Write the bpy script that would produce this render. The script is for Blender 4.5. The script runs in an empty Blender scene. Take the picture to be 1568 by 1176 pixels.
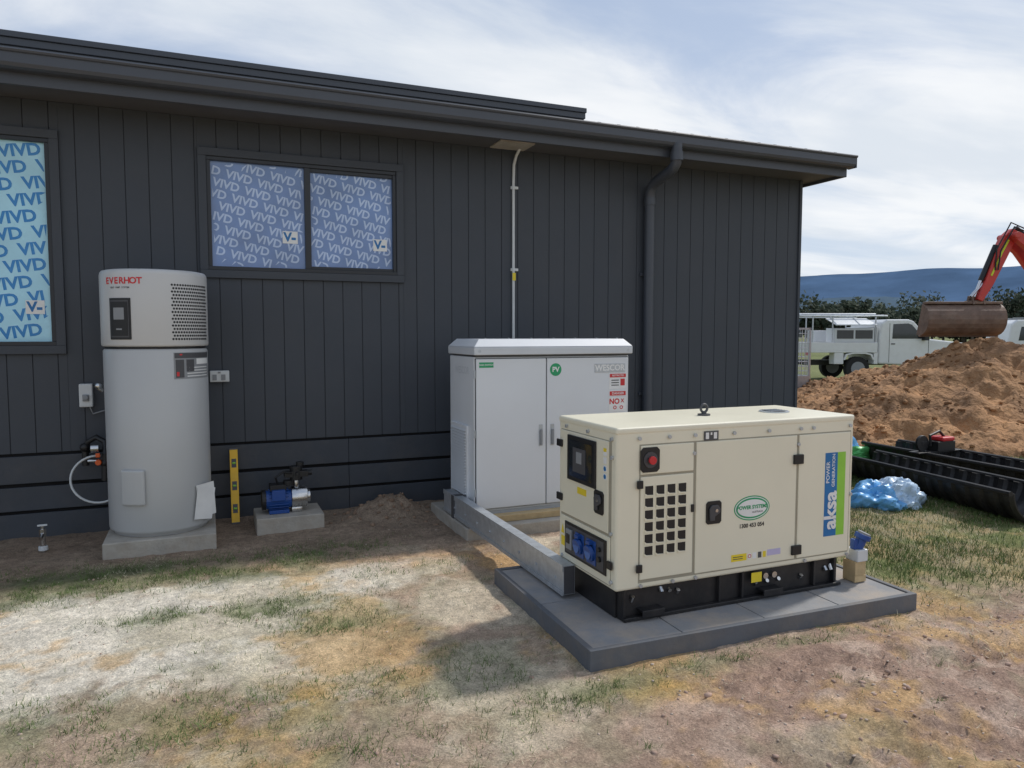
import bpy, bmesh, math, random
import numpy as np
from mathutils import Vector, Matrix, Euler
random.seed(7); rng=np.random.default_rng(7)
scene=bpy.context.scene
COL=scene.collection
# ------------------------------------------------------------------ materials
def mat(name,col,rough=.6,metal=0.,var=.08,vs=6.,bump=0.,bs=60.,spec=.5,coat=0.,dirt=None,dirt_amt=0.,bd=.01):
    m=bpy.data.materials.new(name); m.use_nodes=True
    nt=m.node_tree; N=nt.nodes; L=nt.links
    b=N['Principled BSDF']
    b.inputs['Roughness'].default_value=rough; b.inputs['Metallic'].default_value=metal
    b.inputs['Specular IOR Level'].default_value=spec
    b.inputs['Coat Weight'].default_value=coat
    tc=N.new('ShaderNodeTexCoord')
    n=N.new('ShaderNodeTexNoise'); n.inputs['Scale'].default_value=vs; n.inputs['Detail'].default_value=6; n.inputs['Roughness'].default_value=.6
    L.new(tc.outputs['Object'],n.inputs['Vector'])
    mx=N.new('ShaderNodeMix'); mx.data_type='RGBA'
    c=Vector(col)
    mx.inputs[6].default_value=(*(c*(1-var)),1); mx.inputs[7].default_value=(*[min(1,v) for v in (c*(1+var))],1)
    rp=N.new('ShaderNodeMapRange'); rp.inputs[1].default_value=.3; rp.inputs[2].default_value=.7
    L.new(n.outputs['Fac'],rp.inputs[0]); L.new(rp.outputs[0],mx.inputs[0])
    out=mx.outputs[2]
    if dirt:
        n2=N.new('ShaderNodeTexNoise'); n2.inputs['Scale'].default_value=vs*.6; n2.inputs['Detail'].default_value=8; n2.inputs['Roughness'].default_value=.7
        L.new(tc.outputs['Object'],n2.inputs['Vector'])
        r2=N.new('ShaderNodeMapRange'); r2.inputs[1].default_value=.45; r2.inputs[2].default_value=.75; r2.inputs[4].default_value=dirt_amt
        L.new(n2.outputs['Fac'],r2.inputs[0])
        m2=N.new('ShaderNodeMix'); m2.data_type='RGBA'; m2.inputs[7].default_value=(*dirt,1)
        L.new(r2.outputs[0],m2.inputs[0]); L.new(out,m2.inputs[6]); out=m2.outputs[2]
    L.new(out,b.inputs['Base Color'])
    rr=N.new('ShaderNodeMapRange'); rr.inputs[3].default_value=max(0,rough-.08); rr.inputs[4].default_value=min(1,rough+.1)
    L.new(n.outputs['Fac'],rr.inputs[0]); L.new(rr.outputs[0],b.inputs['Roughness'])
    if bump>0:
        nb=N.new('ShaderNodeTexNoise'); nb.inputs['Scale'].default_value=bs; nb.inputs['Detail'].default_value=8
        L.new(tc.outputs['Object'],nb.inputs['Vector'])
        bp=N.new('ShaderNodeBump'); bp.inputs['Strength'].default_value=bump; bp.inputs['Distance'].default_value=bd
        L.new(nb.outputs['Fac'],bp.inputs['Height']); L.new(bp.outputs[0],b.inputs['Normal'])
    return m
M_clad=mat('cladding_grey',(.050,.058,.071),.62,var=.07,vs=2.2,bump=.08,bs=25,dirt=(.11,.105,.10),dirt_amt=.12)
M_plank=mat('plank_grey',(.047,.055,.068),.55,var=.12,vs=3,bump=.2,bs=18,dirt=(.16,.13,.10),dirt_amt=.30)
M_groove=mat('groove_grey',(.024,.027,.033),.7)
M_back=mat('cavity_black',(.006,.006,.007),.9)
M_trim=mat('steel_trim_grey',(.066,.074,.090),.42,var=.06,vs=3)
M_frame=mat('window_frame_dark',(.020,.023,.029),.38,var=.08)
M_soffit=mat('soffit',(.10,.10,.105),.7)
M_roof=mat('roof_sheet',(.06,.066,.078),.45)
M_conc=mat('concrete',(.40,.37,.32),.9,var=.15,vs=9,bump=.4,bs=60,dirt=(.30,.23,.16),dirt_amt=.5)
M_paver=mat('slab_paver',(.27,.27,.275),.85,var=.10,vs=7,bump=.25,bs=90,dirt=(.46,.37,.28),dirt_amt=.75)
M_edge=mat('slab_edge',(.115,.125,.142),.7,var=.12,vs=6,bump=.3,bs=40,dirt=(.27,.21,.15),dirt_amt=.4)
M_cream=mat('cream_paint',(.81,.765,.60),.38,var=.02,vs=3,bump=.04,bs=220,dirt=(.62,.55,.40),dirt_amt=.08)
M_black=mat('black_plastic',(.012,.012,.013),.45)
M_blackm=mat('black_steel',(.012,.012,.014),.45,var=.2,vs=12,dirt=(.12,.10,.08),dirt_amt=.22)
M_white=mat('white_powdercoat',(.72,.74,.76),.4,var=.02,vs=2,dirt=(.58,.56,.52),dirt_amt=.10)
M_lid=mat('lid_grey',(.62,.64,.66),.45,var=.04,vs=4)
M_tank=mat('tank_grey',(.46,.47,.47),.33,var=.02,vs=2,dirt=(.42,.40,.37),dirt_amt=.15)
M_tankt=mat('tank_top_grey',(.56,.56,.55),.33,var=.02,vs=2)
M_galv=mat('galvanised',(.50,.53,.56),.36,metal=.55,var=.14,vs=25)
M_steel=mat('stainless',(.6,.6,.6),.25,metal=1.,var=.08)
M_dgrey=mat('dark_grey',(.07,.07,.075),.5)
M_mgrey=mat('mid_grey',(.26,.27,.28),.5)
M_lab=mat('label_white',(.8,.8,.78),.45)
M_red=mat('red',(.60,.03,.035),.4)
M_green=mat('green',(.02,.33,.13),.4)
M_lgreen=mat('lime',(.28,.60,.06),.4)
M_blue=mat('blue',(.01,.16,.42),.35)
M_blue2=mat('socket_blue',(.012,.065,.27),.35)
M_yel=mat('yellow',(.80,.62,.03),.45)
M_orange=mat('orange_tap',(.75,.12,.02),.4)
M_lvl=mat('level_yellow',(.82,.48,.02),.45)
M_pvc=mat('pvc_white',(.62,.64,.64),.4)
M_wood=mat('timber',(.50,.37,.20),.75,var=.2,vs=10,bump=.3,bs=40)
M_glass=mat('dark_glass',(.02,.025,.03),.08,coat=.5)
M_film1=mat('film_cyan',(.42,.74,.88),.25,var=.10,vs=3,coat=.4,bump=.25,bs=5,bd=.02)
M_film1t=mat('film_text_blue',(.012,.22,.56),.25,coat=.4)
M_film2=mat('film_blue',(.15,.25,.50),.2,var=.25,vs=2.5,coat=.6,bump=.3,bs=5,bd=.02)
M_film2t=mat('film_text_light',(.48,.60,.82),.22,var=.18,vs=2.5,coat=.5)
M_vehw=mat('vehicle_white',(.74,.75,.75),.3,var=.03,coat=.3,dirt=(.5,.42,.33),dirt_amt=.15)
M_tyre=mat('tyre',(.02,.02,.02),.85)
M_rust=mat('bucket_rust',(.16,.10,.07),.6,var=.3,vs=6,bump=.4,bs=30,dirt=(.33,.25,.19),dirt_amt=.6)
M_exred=mat('excavator_red',(.58,.045,.035),.4,var=.08,dirt=(.3,.15,.1),dirt_amt=.3)
M_hiv=mat('hi_vis_yellow',(.62,.75,.04),.5)
M_dirt=mat('mound_dirt',(.38,.205,.095),.95,var=.40,vs=1.6,bump=1.,bs=11,bd=.07,dirt=(.17,.09,.045),dirt_amt=.9)
M_soil=mat('loose_soil',(.27,.18,.12),.95,var=.3,vs=12,bump=.8,bs=40)
M_poly=mat('black_poly',(.010,.010,.011),.5,var=.2,dirt=(.10,.08,.06),dirt_amt=.25)
M_tarp=mat('tarp_blue',(.14,.40,.72),.35,var=.35,vs=9)
M_tarpw=mat('plastic_pale',(.48,.62,.77),.3,var=.25,vs=9)
M_gbag=mat('green_bag',(.16,.60,.20),.4,var=.25,vs=8)
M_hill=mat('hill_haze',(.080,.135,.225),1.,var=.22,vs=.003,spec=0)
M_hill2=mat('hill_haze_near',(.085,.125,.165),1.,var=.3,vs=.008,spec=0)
M_leaf=mat('gum_foliage',(.055,.070,.045),.8,var=.4,vs=.5,spec=.1)
M_bark=mat('bark',(.15,.12,.09),.9)
# ------------------------------------------------------------------ mesh builder
class Par:
    def __init__(s,name,loc=(0,0,0),rz=0.,local=False,scale=1.,shift=(0,0,0),rot=0.):
        e=bpy.data.objects.new(name,None); COL.objects.link(e); e.empty_display_size=.2
        e.location=Vector(loc)+Vector(shift); e.rotation_euler=(0,0,rz+rot); e.scale=(scale,)*3
        s.e=e; s.inv=Matrix.Identity(4) if local else Matrix.Translation(Vector(loc)).inverted()
_tc={}
def tmesh(s,off):
    if (s,off) in _tc: return _tc[(s,off)]
    cu=bpy.data.curves.new('t','FONT'); cu.body=s; cu.size=1; cu.align_x='CENTER'; cu.align_y='CENTER'; cu.offset=off; cu.resolution_u=3
    o=bpy.data.objects.new('t',cu); COL.objects.link(o)
    dg=bpy.context.evaluated_depsgraph_get(); dg.update()
    me=bpy.data.meshes.new_from_object(o.evaluated_get(dg))
    bpy.data.objects.remove(o); _tc[(s,off)]=me; return me
class B:
    def __init__(s): s.bm=bmesh.new()
    def box(s,x0,x1,y0,y1,z0,z1,mtx=None):
        P=[Vector((x,y,z)) for z in (z0,z1) for y in (y0,y1) for x in (x0,x1)]
        if mtx: P=[mtx@p for p in P]
        v=[s.bm.verts.new(p) for p in P]
        for f in ((0,2,3,1),(4,5,7,6),(0,1,5,4),(2,6,7,3),(0,4,6,2),(1,3,7,5)): s.bm.faces.new([v[i] for i in f])
        return s
    def cyl(s,p0,p1,r0,r1=None,n=16,cap=True):
        p0=Vector(p0);p1=Vector(p1); r1=r0 if r1 is None else r1
        q=(p1-p0).to_track_quat('Z','Y'); A=[];Bv=[]
        for i in range(n):
            a=2*math.pi*i/n; d=q@Vector((math.cos(a),math.sin(a),0))
            A.append(s.bm.verts.new(p0+d*r0)); Bv.append(s.bm.verts.new(p1+d*r1))
        for i in range(n):
            j=(i+1)%n; s.bm.faces.new((A[i],A[j],Bv[j],Bv[i]))
        if cap: s.bm.faces.new(A[::-1]); s.bm.faces.new(Bv)
        return s
    def lathe(s,c,prof,n=48):
        c=Vector(c); rings=[]
        for r,z in prof:
            rings.append([s.bm.verts.new(c+Vector((r*math.cos(2*math.pi*i/n),r*math.sin(2*math.pi*i/n),z))) for i in range(n)])
        for a,b in zip(rings,rings[1:]):
            for i in range(n):
                j=(i+1)%n; s.bm.faces.new((a[i],a[j],b[j],b[i]))
        s.bm.faces.new(rings[0][::-1]); s.bm.faces.new(rings[-1]); return s
    def tube(s,pts,r,n=10):
        pts=[Vector(p) for p in pts]; rings=[]; up=None
        for k,p in enumerate(pts):
            t=(pts[min(k+1,len(pts)-1)]-pts[max(k-1,0)]).normalized()
            if up is None:
                up=Vector((0,0,1)) if abs(t.z)<.9 else Vector((0,1,0))
            a=t.cross(up).normalized(); b=a.cross(t).normalized(); up=b
            rr=r[k] if isinstance(r,(list,tuple)) else r
            rings.append([s.bm.verts.new(p+(a*math.cos(2*math.pi*i/n)+b*math.sin(2*math.pi*i/n))*rr) for i in range(n)])
        for a,b in zip(rings,rings[1:]):
            for i in range(n):
                j=(i+1)%n; s.bm.faces.new((a[i],a[j],b[j],b[i]))
        s.bm.faces.new(rings[0][::-1]); s.bm.faces.new(rings[-1]); return s
    def prism(s,pts,vec):
        vec=Vector(vec); a=[s.bm.verts.new(Vector(p)) for p in pts]; b=[s.bm.verts.new(Vector(p)+vec) for p in pts]
        n=len(pts)
        s.bm.faces.new(a); s.bm.faces.new(b[::-1])
        for i in range(n):
            j=(i+1)%n; s.bm.faces.new((a[i],b[i],b[j],a[j]))
        return s
    def patch(s,c,R,a0,a1,z0,z1,n=12,t=.004):
        c=Vector(c)
        def P(r,a,z): return s.bm.verts.new(c+Vector((r*math.cos(a),r*math.sin(a),z)))
        g=[[P(r,a0+(a1-a0)*i/n,z) for (r,z) in ((R,z0),(R+t,z0),(R+t,z1),(R,z1))] for i in range(n+1)]
        for i in range(n):
            for k in range(4):
                l=(k+1)%4; s.bm.faces.new((g[i][k],g[i][l],g[i+1][l],g[i+1][k]))
        s.bm.faces.new(g[0]); s.bm.faces.new(g[-1][::-1]); return s
    def sph(s,c,r,sc=(1,1,1),sub=2,jit=0.):
        res=bmesh.ops.create_icosphere(s.bm,subdivisions=sub,radius=1)
        for v in res['verts']:
            k=1+random.uniform(-jit,jit)
            v.co=Vector((v.co.x*r*sc[0]*k,v.co.y*r*sc[1]*k,v.co.z*r*sc[2]*k))+Vector(c)
        return s
    def text(s,t,size,loc,rot=(math.pi/2,0,0),clip=None,off=.014):
        me=tmesh(t,off); mt=Matrix.Translation(Vector(loc))@Euler(rot).to_matrix().to_4x4()@Matrix.Scale(size,4)
        vs=[mt@v.co for v in me.vertices]
        ok=[clip(v) for v in vs] if clip else None
        bv={}
        for p in me.polygons:
            if ok and not all(ok[i] for i in p.vertices): continue
            ids=[]
            for i in p.vertices:
                if i not in bv: bv[i]=s.bm.verts.new(vs[i])
                ids.append(bv[i])
            try: s.bm.faces.new(ids)
            except ValueError: pass
        return s
    def obj(s,name,m,par=None,bevel=0.,smooth=False,seg=2,norm=True,split=45):
        if norm: bmesh.ops.recalc_face_normals(s.bm,faces=s.bm.faces)
        me=bpy.data.meshes.new(name); s.bm.to_mesh(me); s.bm.free(); me.materials.append(m)
        o=bpy.data.objects.new(name,me); COL.objects.link(o)
        if smooth:
            for p in me.polygons: p.use_smooth=True
        if par: o.parent=par.e; o.matrix_parent_inverse=par.inv
        if bevel>0:
            md=o.modifiers.new('b','BEVEL'); md.width=bevel; md.segments=seg; md.limit_method='ANGLE'; md.angle_limit=math.radians(40)
        if smooth:
            md=o.modifiers.new('e','EDGE_SPLIT'); md.split_angle=math.radians(split)
        return o
# ------------------------------------------------------------------ noise
PT=rng.random((256,256))
def vn(x,y):
    x=np.asarray(x,float); y=np.asarray(y,float)
    xi=np.floor(x).astype(int); yi=np.floor(y).astype(int); fx=x-xi; fy=y-yi
    fx=fx*fx*(3-2*fx); fy=fy*fy*(3-2*fy)
    g=lambda a,b: PT[a%256,b%256]
    return (g(xi,yi)*(1-fx)+g(xi+1,yi)*fx)*(1-fy)+(g(xi,yi+1)*(1-fx)+g(xi+1,yi+1)*fx)*fy
def fbm(x,y,o=5,g=.5):
    s=0;a=1;t=0
    for k in range(o):
        s=s+a*vn(x*2**k+17.3*k,y*2**k+5.1*k); t+=a; a*=g
    return s/t
def sst(a,b,x):
    t=np.clip((x-a)/(b-a),0,1); return t*t*(3-2*t)
# ------------------------------------------------------------------ ground
def ruts(x,y):
    out=0
    for c0 in (1.75,2.35):
        d=y-(c0-.10*(x-2)+.10*np.sin(x*.9))
        tr=np.exp(-(d/.13)**2)
        out=out+tr*(-.020+.013*np.sign(np.sin((x+np.abs(d)*1.2)*42)))
        out=out+.016*np.exp(-((np.abs(d)-.20)/.05)**2)
    return out
def gh(x,y):
    near=np.exp(-((x-2)/14)**2-((y-4)/12)**2)
    h=(fbm(x*1.1,y*1.1,4)-.5)*.035+(fbm(x*7,y*7,4,.6)-.5)*.036
    rough=sst(1.0,2.8,x)*sst(3.0,2.2,y)
    h=h+rough*((fbm(x*9+4,y*9,4,.7)-.5)*.06)+sst(1.3,2.4,x)*sst(2.75,2.55,y)*ruts(x,y)
    h=h+.13*np.exp(-(((x-1.40)/.24)**2+((y-6.02)/.22)**2)**1.3)*(0.7+.6*fbm(x*14,y*14,3))
    h=h+.06*np.exp(-((x-1.3)/.5)**2-((y-5.92)/.25)**2)*fbm(x*14,y*14,3)
    return h*near-.004
def grow(a,b,d0,k):
    out=[];x=a;d=d0;sg=1 if b>a else -1
    while abs(x-a)<abs(b-a):
        d*=k; x+=sg*d; out.append(x)
    return out
xc=list(np.arange(-2.6,5.0,.027))+list(np.arange(5.0,9,.07)); yc=list(np.arange(1.2,6.5,.027))
xs=np.array(sorted(grow(-2.6,-6000,.05,1.16)+xc+grow(9,6000,.09,1.14)))
ys=np.array(sorted(grow(1.2,-3000,.05,1.18)+yc+grow(6.5,6000,.06,1.12)))
X,Y=np.meshgrid(xs,ys); Z=gh(X,Y)
def greenmask(x,y):
    m=0
    for cx,cy,rx,ry,s in ((.26,4.14,.26,.13,1.2),(-.25,4.22,.24,.09,1.),(.60,3.75,.2,.12,.9),(.55,4.0,.5,.3,.35),(-1.3,5.0,.8,.28,1.1),(-.2,5.0,.7,.25,1.1),(.7,5.15,.4,.2,.9),(-.1,3.0,.5,.25,.7),(.9,3.0,.5,.2,.5),(-.8,3.2,.5,.22,.6),(1.45,2.60,.35,.10,.8),(2.4,2.66,.9,.07,.8),(1.2,4.5,.3,.2,.5),(.3,2.5,.6,.18,.7),(-1.6,4.6,.35,.12,.6)):
        m=m+s*np.exp(-((x-cx)/rx)**2-((y-cy)/ry)**2)
    return np.clip(m,0,1)
def gcol(x,y):
    c=lambda r,g,b: np.array([r,g,b])
    n1=fbm(x*.9+3,y*.9,4); n2=fbm(x*2.3+9,y*2.3+4,5,.6); n3=fbm(x*6,y*6+11,4,.6); n4=fbm(x*13+3,y*13+1,4,.65)
    col=np.ones(x.shape+(3,))*c(.49,.365,.27)
    def mixin(w,cc):
        nonlocal col
        w=np.clip(w,0,1)[...,None]; col=col*(1-w)+w*cc
    sand=np.exp(-(((x+.75)/1.65)**2+((y-4.05)/.85)**2)**1.5)+.8*np.exp(-((x-.9)/.9)**2-((y-4.5)/.30)**2)
    mixin(sst(.30,.66,sand*1.0+(n2-.5)*.9+(n4-.5)*.5),c(.83,.76,.64))
    mixin(.7*sst(.52,.64,n2+.14*np.exp(-((x-.9)/1.)**2-((y-3.8)/.8)**2)),c(.70,.61,.46))
    red=sst(.9,2.1,x+(n1-.5)*1.5-(y-2.2)*.4)*sst(3.0,2.5,y)
    mixin(red*.9,c(.42,.285,.22))
    mixin(red*.55*sst(.5,.62,n3),c(.58,.45,.36))
    mixin(.65*sst(.52,.66,fbm(x*1.6+31,y*1.6+8,4)+.35*(n4-.5))*sst(5.2,4.6,y),c(.60,.38,.16))
    mixin(.85*np.exp(-((x-.2)/.35)**2-((y-3.0)/.16)**2)*sst(.42,.56,n3),c(.62,.32,.06))
    mixin(.75*np.exp(-((x-1.7)/.35)**2-((y-2.55)/.10)**2)*sst(.42,.56,n3),c(.64,.36,.09))
    mixin(.45*np.exp(-((x-1.4)/.5)**2-((y-4.6)/.35)**2),c(.62,.38,.20))
    gm=greenmask(x,y)
    mixin(.75*gm*sst(.38,.54,n3)*sst(5.9,5.4,y),c(.23,.25,.13))
    mixin(.35*sst(.54,.66,fbm(x*3.1+14,y*3.1+21,5,.6))*sst(5.6,5.0,y)*(1-.6*np.clip(sand,0,1)),c(.27,.28,.17))
    # trodden brown earth next to the wall, wall shade mixed into its colour
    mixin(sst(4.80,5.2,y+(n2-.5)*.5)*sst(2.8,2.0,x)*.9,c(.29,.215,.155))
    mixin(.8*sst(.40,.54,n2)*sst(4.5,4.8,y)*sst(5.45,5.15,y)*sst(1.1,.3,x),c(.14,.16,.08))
    rg=sst(3.5,4.3,x+(n2-.5)*1.2)*sst(2.5,3.2,y+(n1-.5))
    mixin(rg*.75,c(.35,.30,.16))
    mixin(rg*.8*sst(.38,.54,n2),c(.15,.19,.065))
    mixin(rg*.45*sst(.54,.66,n3),c(.50,.35,.18))
    dm=np.exp(-(((x-11.5)/5.)**2+((y-8.8)/3.2)**2)**2)
    mixin(dm*.9,c(.37,.215,.115))
    far=sst(9,22,np.hypot(x,y))*(1-dm)
    fc=fbm(x*.05,y*.05,4)[...,None]
    w=(far*.95)[...,None]; col=col*(1-w)+w*(c(.13,.16,.06)*fc+c(.25,.25,.12)*(1-fc))
    col=col*(.70+.36*n3+.24*n4)[...,None]
    return np.clip(col,0,1)
C=gcol(X,Y)
def gridmesh(name,X,Y,Z,m,smooth=True,keep=None):
    ny,nx=X.shape
    me=bpy.data.meshes.new(name)
    me.vertices.add(nx*ny); me.vertices.foreach_set('co',np.stack([X,Y,Z],-1).ravel())
    idx=np.arange(nx*ny).reshape(ny,nx)
    q=np.stack([idx[:-1,:-1],idx[:-1,1:],idx[1:,1:],idx[1:,:-1]],-1).reshape(-1,4)
    if keep is not None: q=q[keep(q)]
    me.loops.add(q.size); me.loops.foreach_set('vertex_index',q.ravel())
    me.polygons.add(len(q)); me.polygons.foreach_set('loop_start',np.arange(0,q.size,4)); me.polygons.foreach_set('loop_total',np.full(len(q),4))
    me.polygons.foreach_set('use_smooth',np.full(len(q),smooth)); me.update(calc_edges=True)
    me.materials.append(m); o=bpy.data.objects.new(name,me); COL.objects.link(o); return o
def ground_mat():
    m=bpy.data.materials.new('ground_soil'); m.use_nodes=True; nt=m.node_tree;N=nt.nodes;L=nt.links
    b=N['Principled BSDF']; b.inputs['Roughness'].default_value=.97; b.inputs['Specular IOR Level'].default_value=.12
    a=N.new('ShaderNodeAttribute'); a.attribute_name='Col'; tc=N.new('ShaderNodeTexCoord')
    cur=a.outputs['Color']
    for sc,lo,hi,det in ((4,.86,1.12,8),(22,.74,1.22,10),(110,.66,1.30,6)):
        n=N.new('ShaderNodeTexNoise'); n.inputs['Scale'].default_value=sc; n.inputs['Detail'].default_value=det; n.inputs['Roughness'].default_value=.65
        L.new(tc.outputs['Object'],n.inputs['Vector'])
        r=N.new('ShaderNodeMapRange'); r.inputs[1].default_value=.33; r.inputs[2].default_value=.67; r.inputs[3].default_value=lo; r.inputs[4].default_value=hi
        L.new(n.outputs['Fac'],r.inputs[0])
        mu=N.new('ShaderNodeVectorMath'); mu.operation='SCALE'; L.new(cur,mu.inputs[0]); L.new(r.outputs[0],mu.inputs['Scale']); cur=mu.outputs[0]
    v=N.new('ShaderNodeTexVoronoi'); v.inputs['Scale'].default_value=70; L.new(tc.outputs['Object'],v.inputs['Vector'])
    r=N.new('ShaderNodeMapRange'); r.inputs[1].default_value=.08; r.inputs[2].default_value=.2; r.inputs[3].default_value=.75; r.inputs[4].default_value=1.
    L.new(v.outputs['Distance'],r.inputs[0])
    mu=N.new('ShaderNodeVectorMath'); mu.operation='SCALE'; L.new(cur,mu.inputs[0]); L.new(r.outputs[0],mu.inputs['Scale']); cur=mu.outputs[0]
    L.new(cur,b.inputs['Base Color'])
    nb=N.new('ShaderNodeTexNoise'); nb.inputs['Scale'].default_value=38; nb.inputs['Detail'].default_value=10; nb.inputs['Roughness'].default_value=.72
    L.new(tc.outputs['Object'],nb.inputs['Vector'])
    bp=N.new('ShaderNodeBump'); bp.inputs['Strength'].default_value=1.; bp.inputs['Distance'].default_value=.02
    L.new(nb.outputs['Fac'],bp.inputs['Height']); L.new(bp.outputs[0],b.inputs['Normal'])
    return m
g=gridmesh('ground',X,Y,Z,ground_mat())
at=g.data.color_attributes.new('Col','FLOAT_COLOR','POINT')
at.data.foreach_set('color',np.concatenate([C,np.ones(C.shape[:2]+(1,))],-1).ravel())
# ------------------------------------------------------------------ grass
RECT=[(1.55,3.64,2.74,4.06),(1.70,3.42,4.95,5.92),(-.72,.05,5.42,6.3),(.31,.85,5.72,6.2)]
def okpts(x,y):
    m=(y<6.30)|(x>6.2)
    for a,b,c,d in RECT: m&=~((x>a)&(x<b)&(y>c)&(y<d))
    return m
def blades(name,x,y,h,lean,w,m):
    k=okpts(x,y); x=x[k];y=y[k];h=h[k];lean=lean[k]; n=len(x)
    a=rng.random(n)*6.283; z=gh(x,y); b=a+1.57+rng.normal(0,.3,n)
    px=np.cos(b)*w; py=np.sin(b)*w
    v=np.empty((n,3,3))
    v[:,0]=np.stack([x-px,y-py,z-.003],-1); v[:,1]=np.stack([x+px,y+py,z-.003],-1)
    v[:,2]=np.stack([x+np.cos(a)*lean,y+np.sin(a)*lean,z+h],-1)
    me=bpy.data.meshes.new(name); me.vertices.add(3*n); me.vertices.foreach_set('co',v.ravel())
    me.loops.add(3*n); me.loops.foreach_set('vertex_index',np.arange(3*n)); me.polygons.add(n)
    me.polygons.foreach_set('loop_start',np.arange(0,3*n,3)); me.polygons.foreach_set('loop_total',np.full(n,3)); me.update(calc_edges=True)
    me.materials.append(m); o=bpy.data.objects.new(name,me); COL.objects.link(o)
M_straw=mat('straw',(.64,.57,.40),.9,var=.3,vs=9,spec=.1)
M_gr=mat('grass_green',(.115,.165,.055),.8,var=.4,vs=7,spec=.1)
def scat(n,x0,x1,y0,y1,den):
    x=rng.uniform(x0,x1,n); y=rng.uniform(y0,y1,n); k=rng.random(n)<den(x,y); return x[k],y[k]
dd=lambda x,y: (.03+.97*sst(.50,.64,fbm(x*2.1+5,y*2.1,5,.6)))*(.2+.8*sst(2.6,1.6,x+ (y-2.5)*-.3))*(1-.8*np.exp(-((x+.8)/1.2)**2-((y-4.1)/.8)**2))
x,y=scat(100000,-2.5,5,1.3,5.5,dd); n=len(x)
blades('dry_grass',x,y,rng.uniform(.001,.014,n),rng.uniform(.01,.045,n),.0012,M_straw)
x,y=scat(50000,3.4,11,2.0,7.5,lambda x,y:.25+.75*sst(.42,.6,fbm(x*1.5,y*1.5,4))); n=len(x)
blades('dry_grass',x,y,rng.uniform(.005,.04,n),rng.uniform(.01,.05,n),.0020,M_straw)
x,y=scat(230000,-2.4,3.6,1.6,5.6,lambda x,y: greenmask(x,y)*sst(.40,.58,fbm(x*9,y*9,3))+.003); n=len(x)
blades('green_grass',x,y,rng.uniform(.004,.032,n),rng.uniform(.01,.035,n),.0018,M_gr)
tx,ty=scat(420,-2.2,3.4,1.7,5.2,lambda x,y:.05+.95*sst(.52,.62,fbm(x*3.1+14,y*3.1+21,5,.6))*(.3+greenmask(x,y))); tx=np.repeat(tx,22); ty=np.repeat(ty,22); tx=tx+rng.normal(0,.02,len(tx)); ty=ty+rng.normal(0,.015,len(tx)); n=len(tx)
blades('green_grass',tx,ty,rng.uniform(.006,.028,n),rng.uniform(.01,.035,n),.0015,M_gr)
def gg2(x,y): return sst(3.6,4.4,x+(fbm(x*2,y*2,3)-.5))*(.2+.8*sst(.38,.56,fbm(x*1.7+8,y*1.7+2,4)))*sst(2.5,3.3,y)
x,y=scat(240000,3.5,11,2.4,7.6,gg2); n=len(x)
blades('green_grass',x,y,rng.uniform(.01,.05,n),rng.uniform(.01,.04,n),.0026,M_gr)
# ------------------------------------------------------------------ stones and clods
def stones(name,n,den,x0,x1,y0,y1,smin,smax,m,hf=gh,pw=4):
    ico=bmesh.new(); bmesh.ops.create_icosphere(ico,subdivisions=1,radius=1)
    V=np.array([v.co[:] for v in ico.verts]); F=np.array([[v.index for v in f.verts] for f in ico.faces]); ico.free()
    x,y=scat(n,x0,x1,y0,y1,den); k=okpts(x,y); x=x[k];y=y[k]; n=len(x)
    s=smin+(smax-smin)*rng.random(n)**pw; z=hf(x,y)+s*.1
    sc=rng.uniform(.6,1.3,(n,1,3))*s[:,None,None]; jit=rng.uniform(.75,1.25,(n,len(V),1))
    P=V[None]*sc*jit; P[...,2]*=.65
    P=P+np.stack([x,y,z],-1)[:,None]
    Fa=(F[None]+(np.arange(n)*len(V))[:,None,None]).reshape(-1,3)
    me=bpy.data.meshes.new(name); me.vertices.add(n*len(V)); me.vertices.foreach_set('co',P.ravel())
    me.loops.add(Fa.size); me.loops.foreach_set('vertex_index',Fa.ravel()); me.polygons.add(len(Fa))
    me.polygons.foreach_set('loop_start',np.arange(0,Fa.size,3)); me.polygons.foreach_set('loop_total',np.full(len(Fa),3)); me.update(calc_edges=True)
    me.materials.append(m); o=bpy.data.objects.new(name,me); COL.objects.link(o)
M_peb=mat('pebble',(.50,.40,.32),.95,var=.3,vs=5)
M_clod=mat('clod',(.42,.29,.225),.97,var=.25,vs=5)
stones('gravel',12000,lambda x,y:.15+.85*sst(.8,2.2,x)*sst(3.0,2.4,y),-2.4,5,1.4,5.5,.002,.009,M_peb)
stones('soil_clods',6000,lambda x,y:.03+.9*sst(1.2,2.5,x)*sst(2.8,2.2,y),-1,5,1.4,5.4,.003,.016,M_clod,pw=4)
stones('soil_clods',800,lambda x,y:np.exp(-((x-1.4)/.38)**2-((y-5.98)/.3)**2),.8,2.1,5.5,6.30,.005,.026,M_soil)
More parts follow.
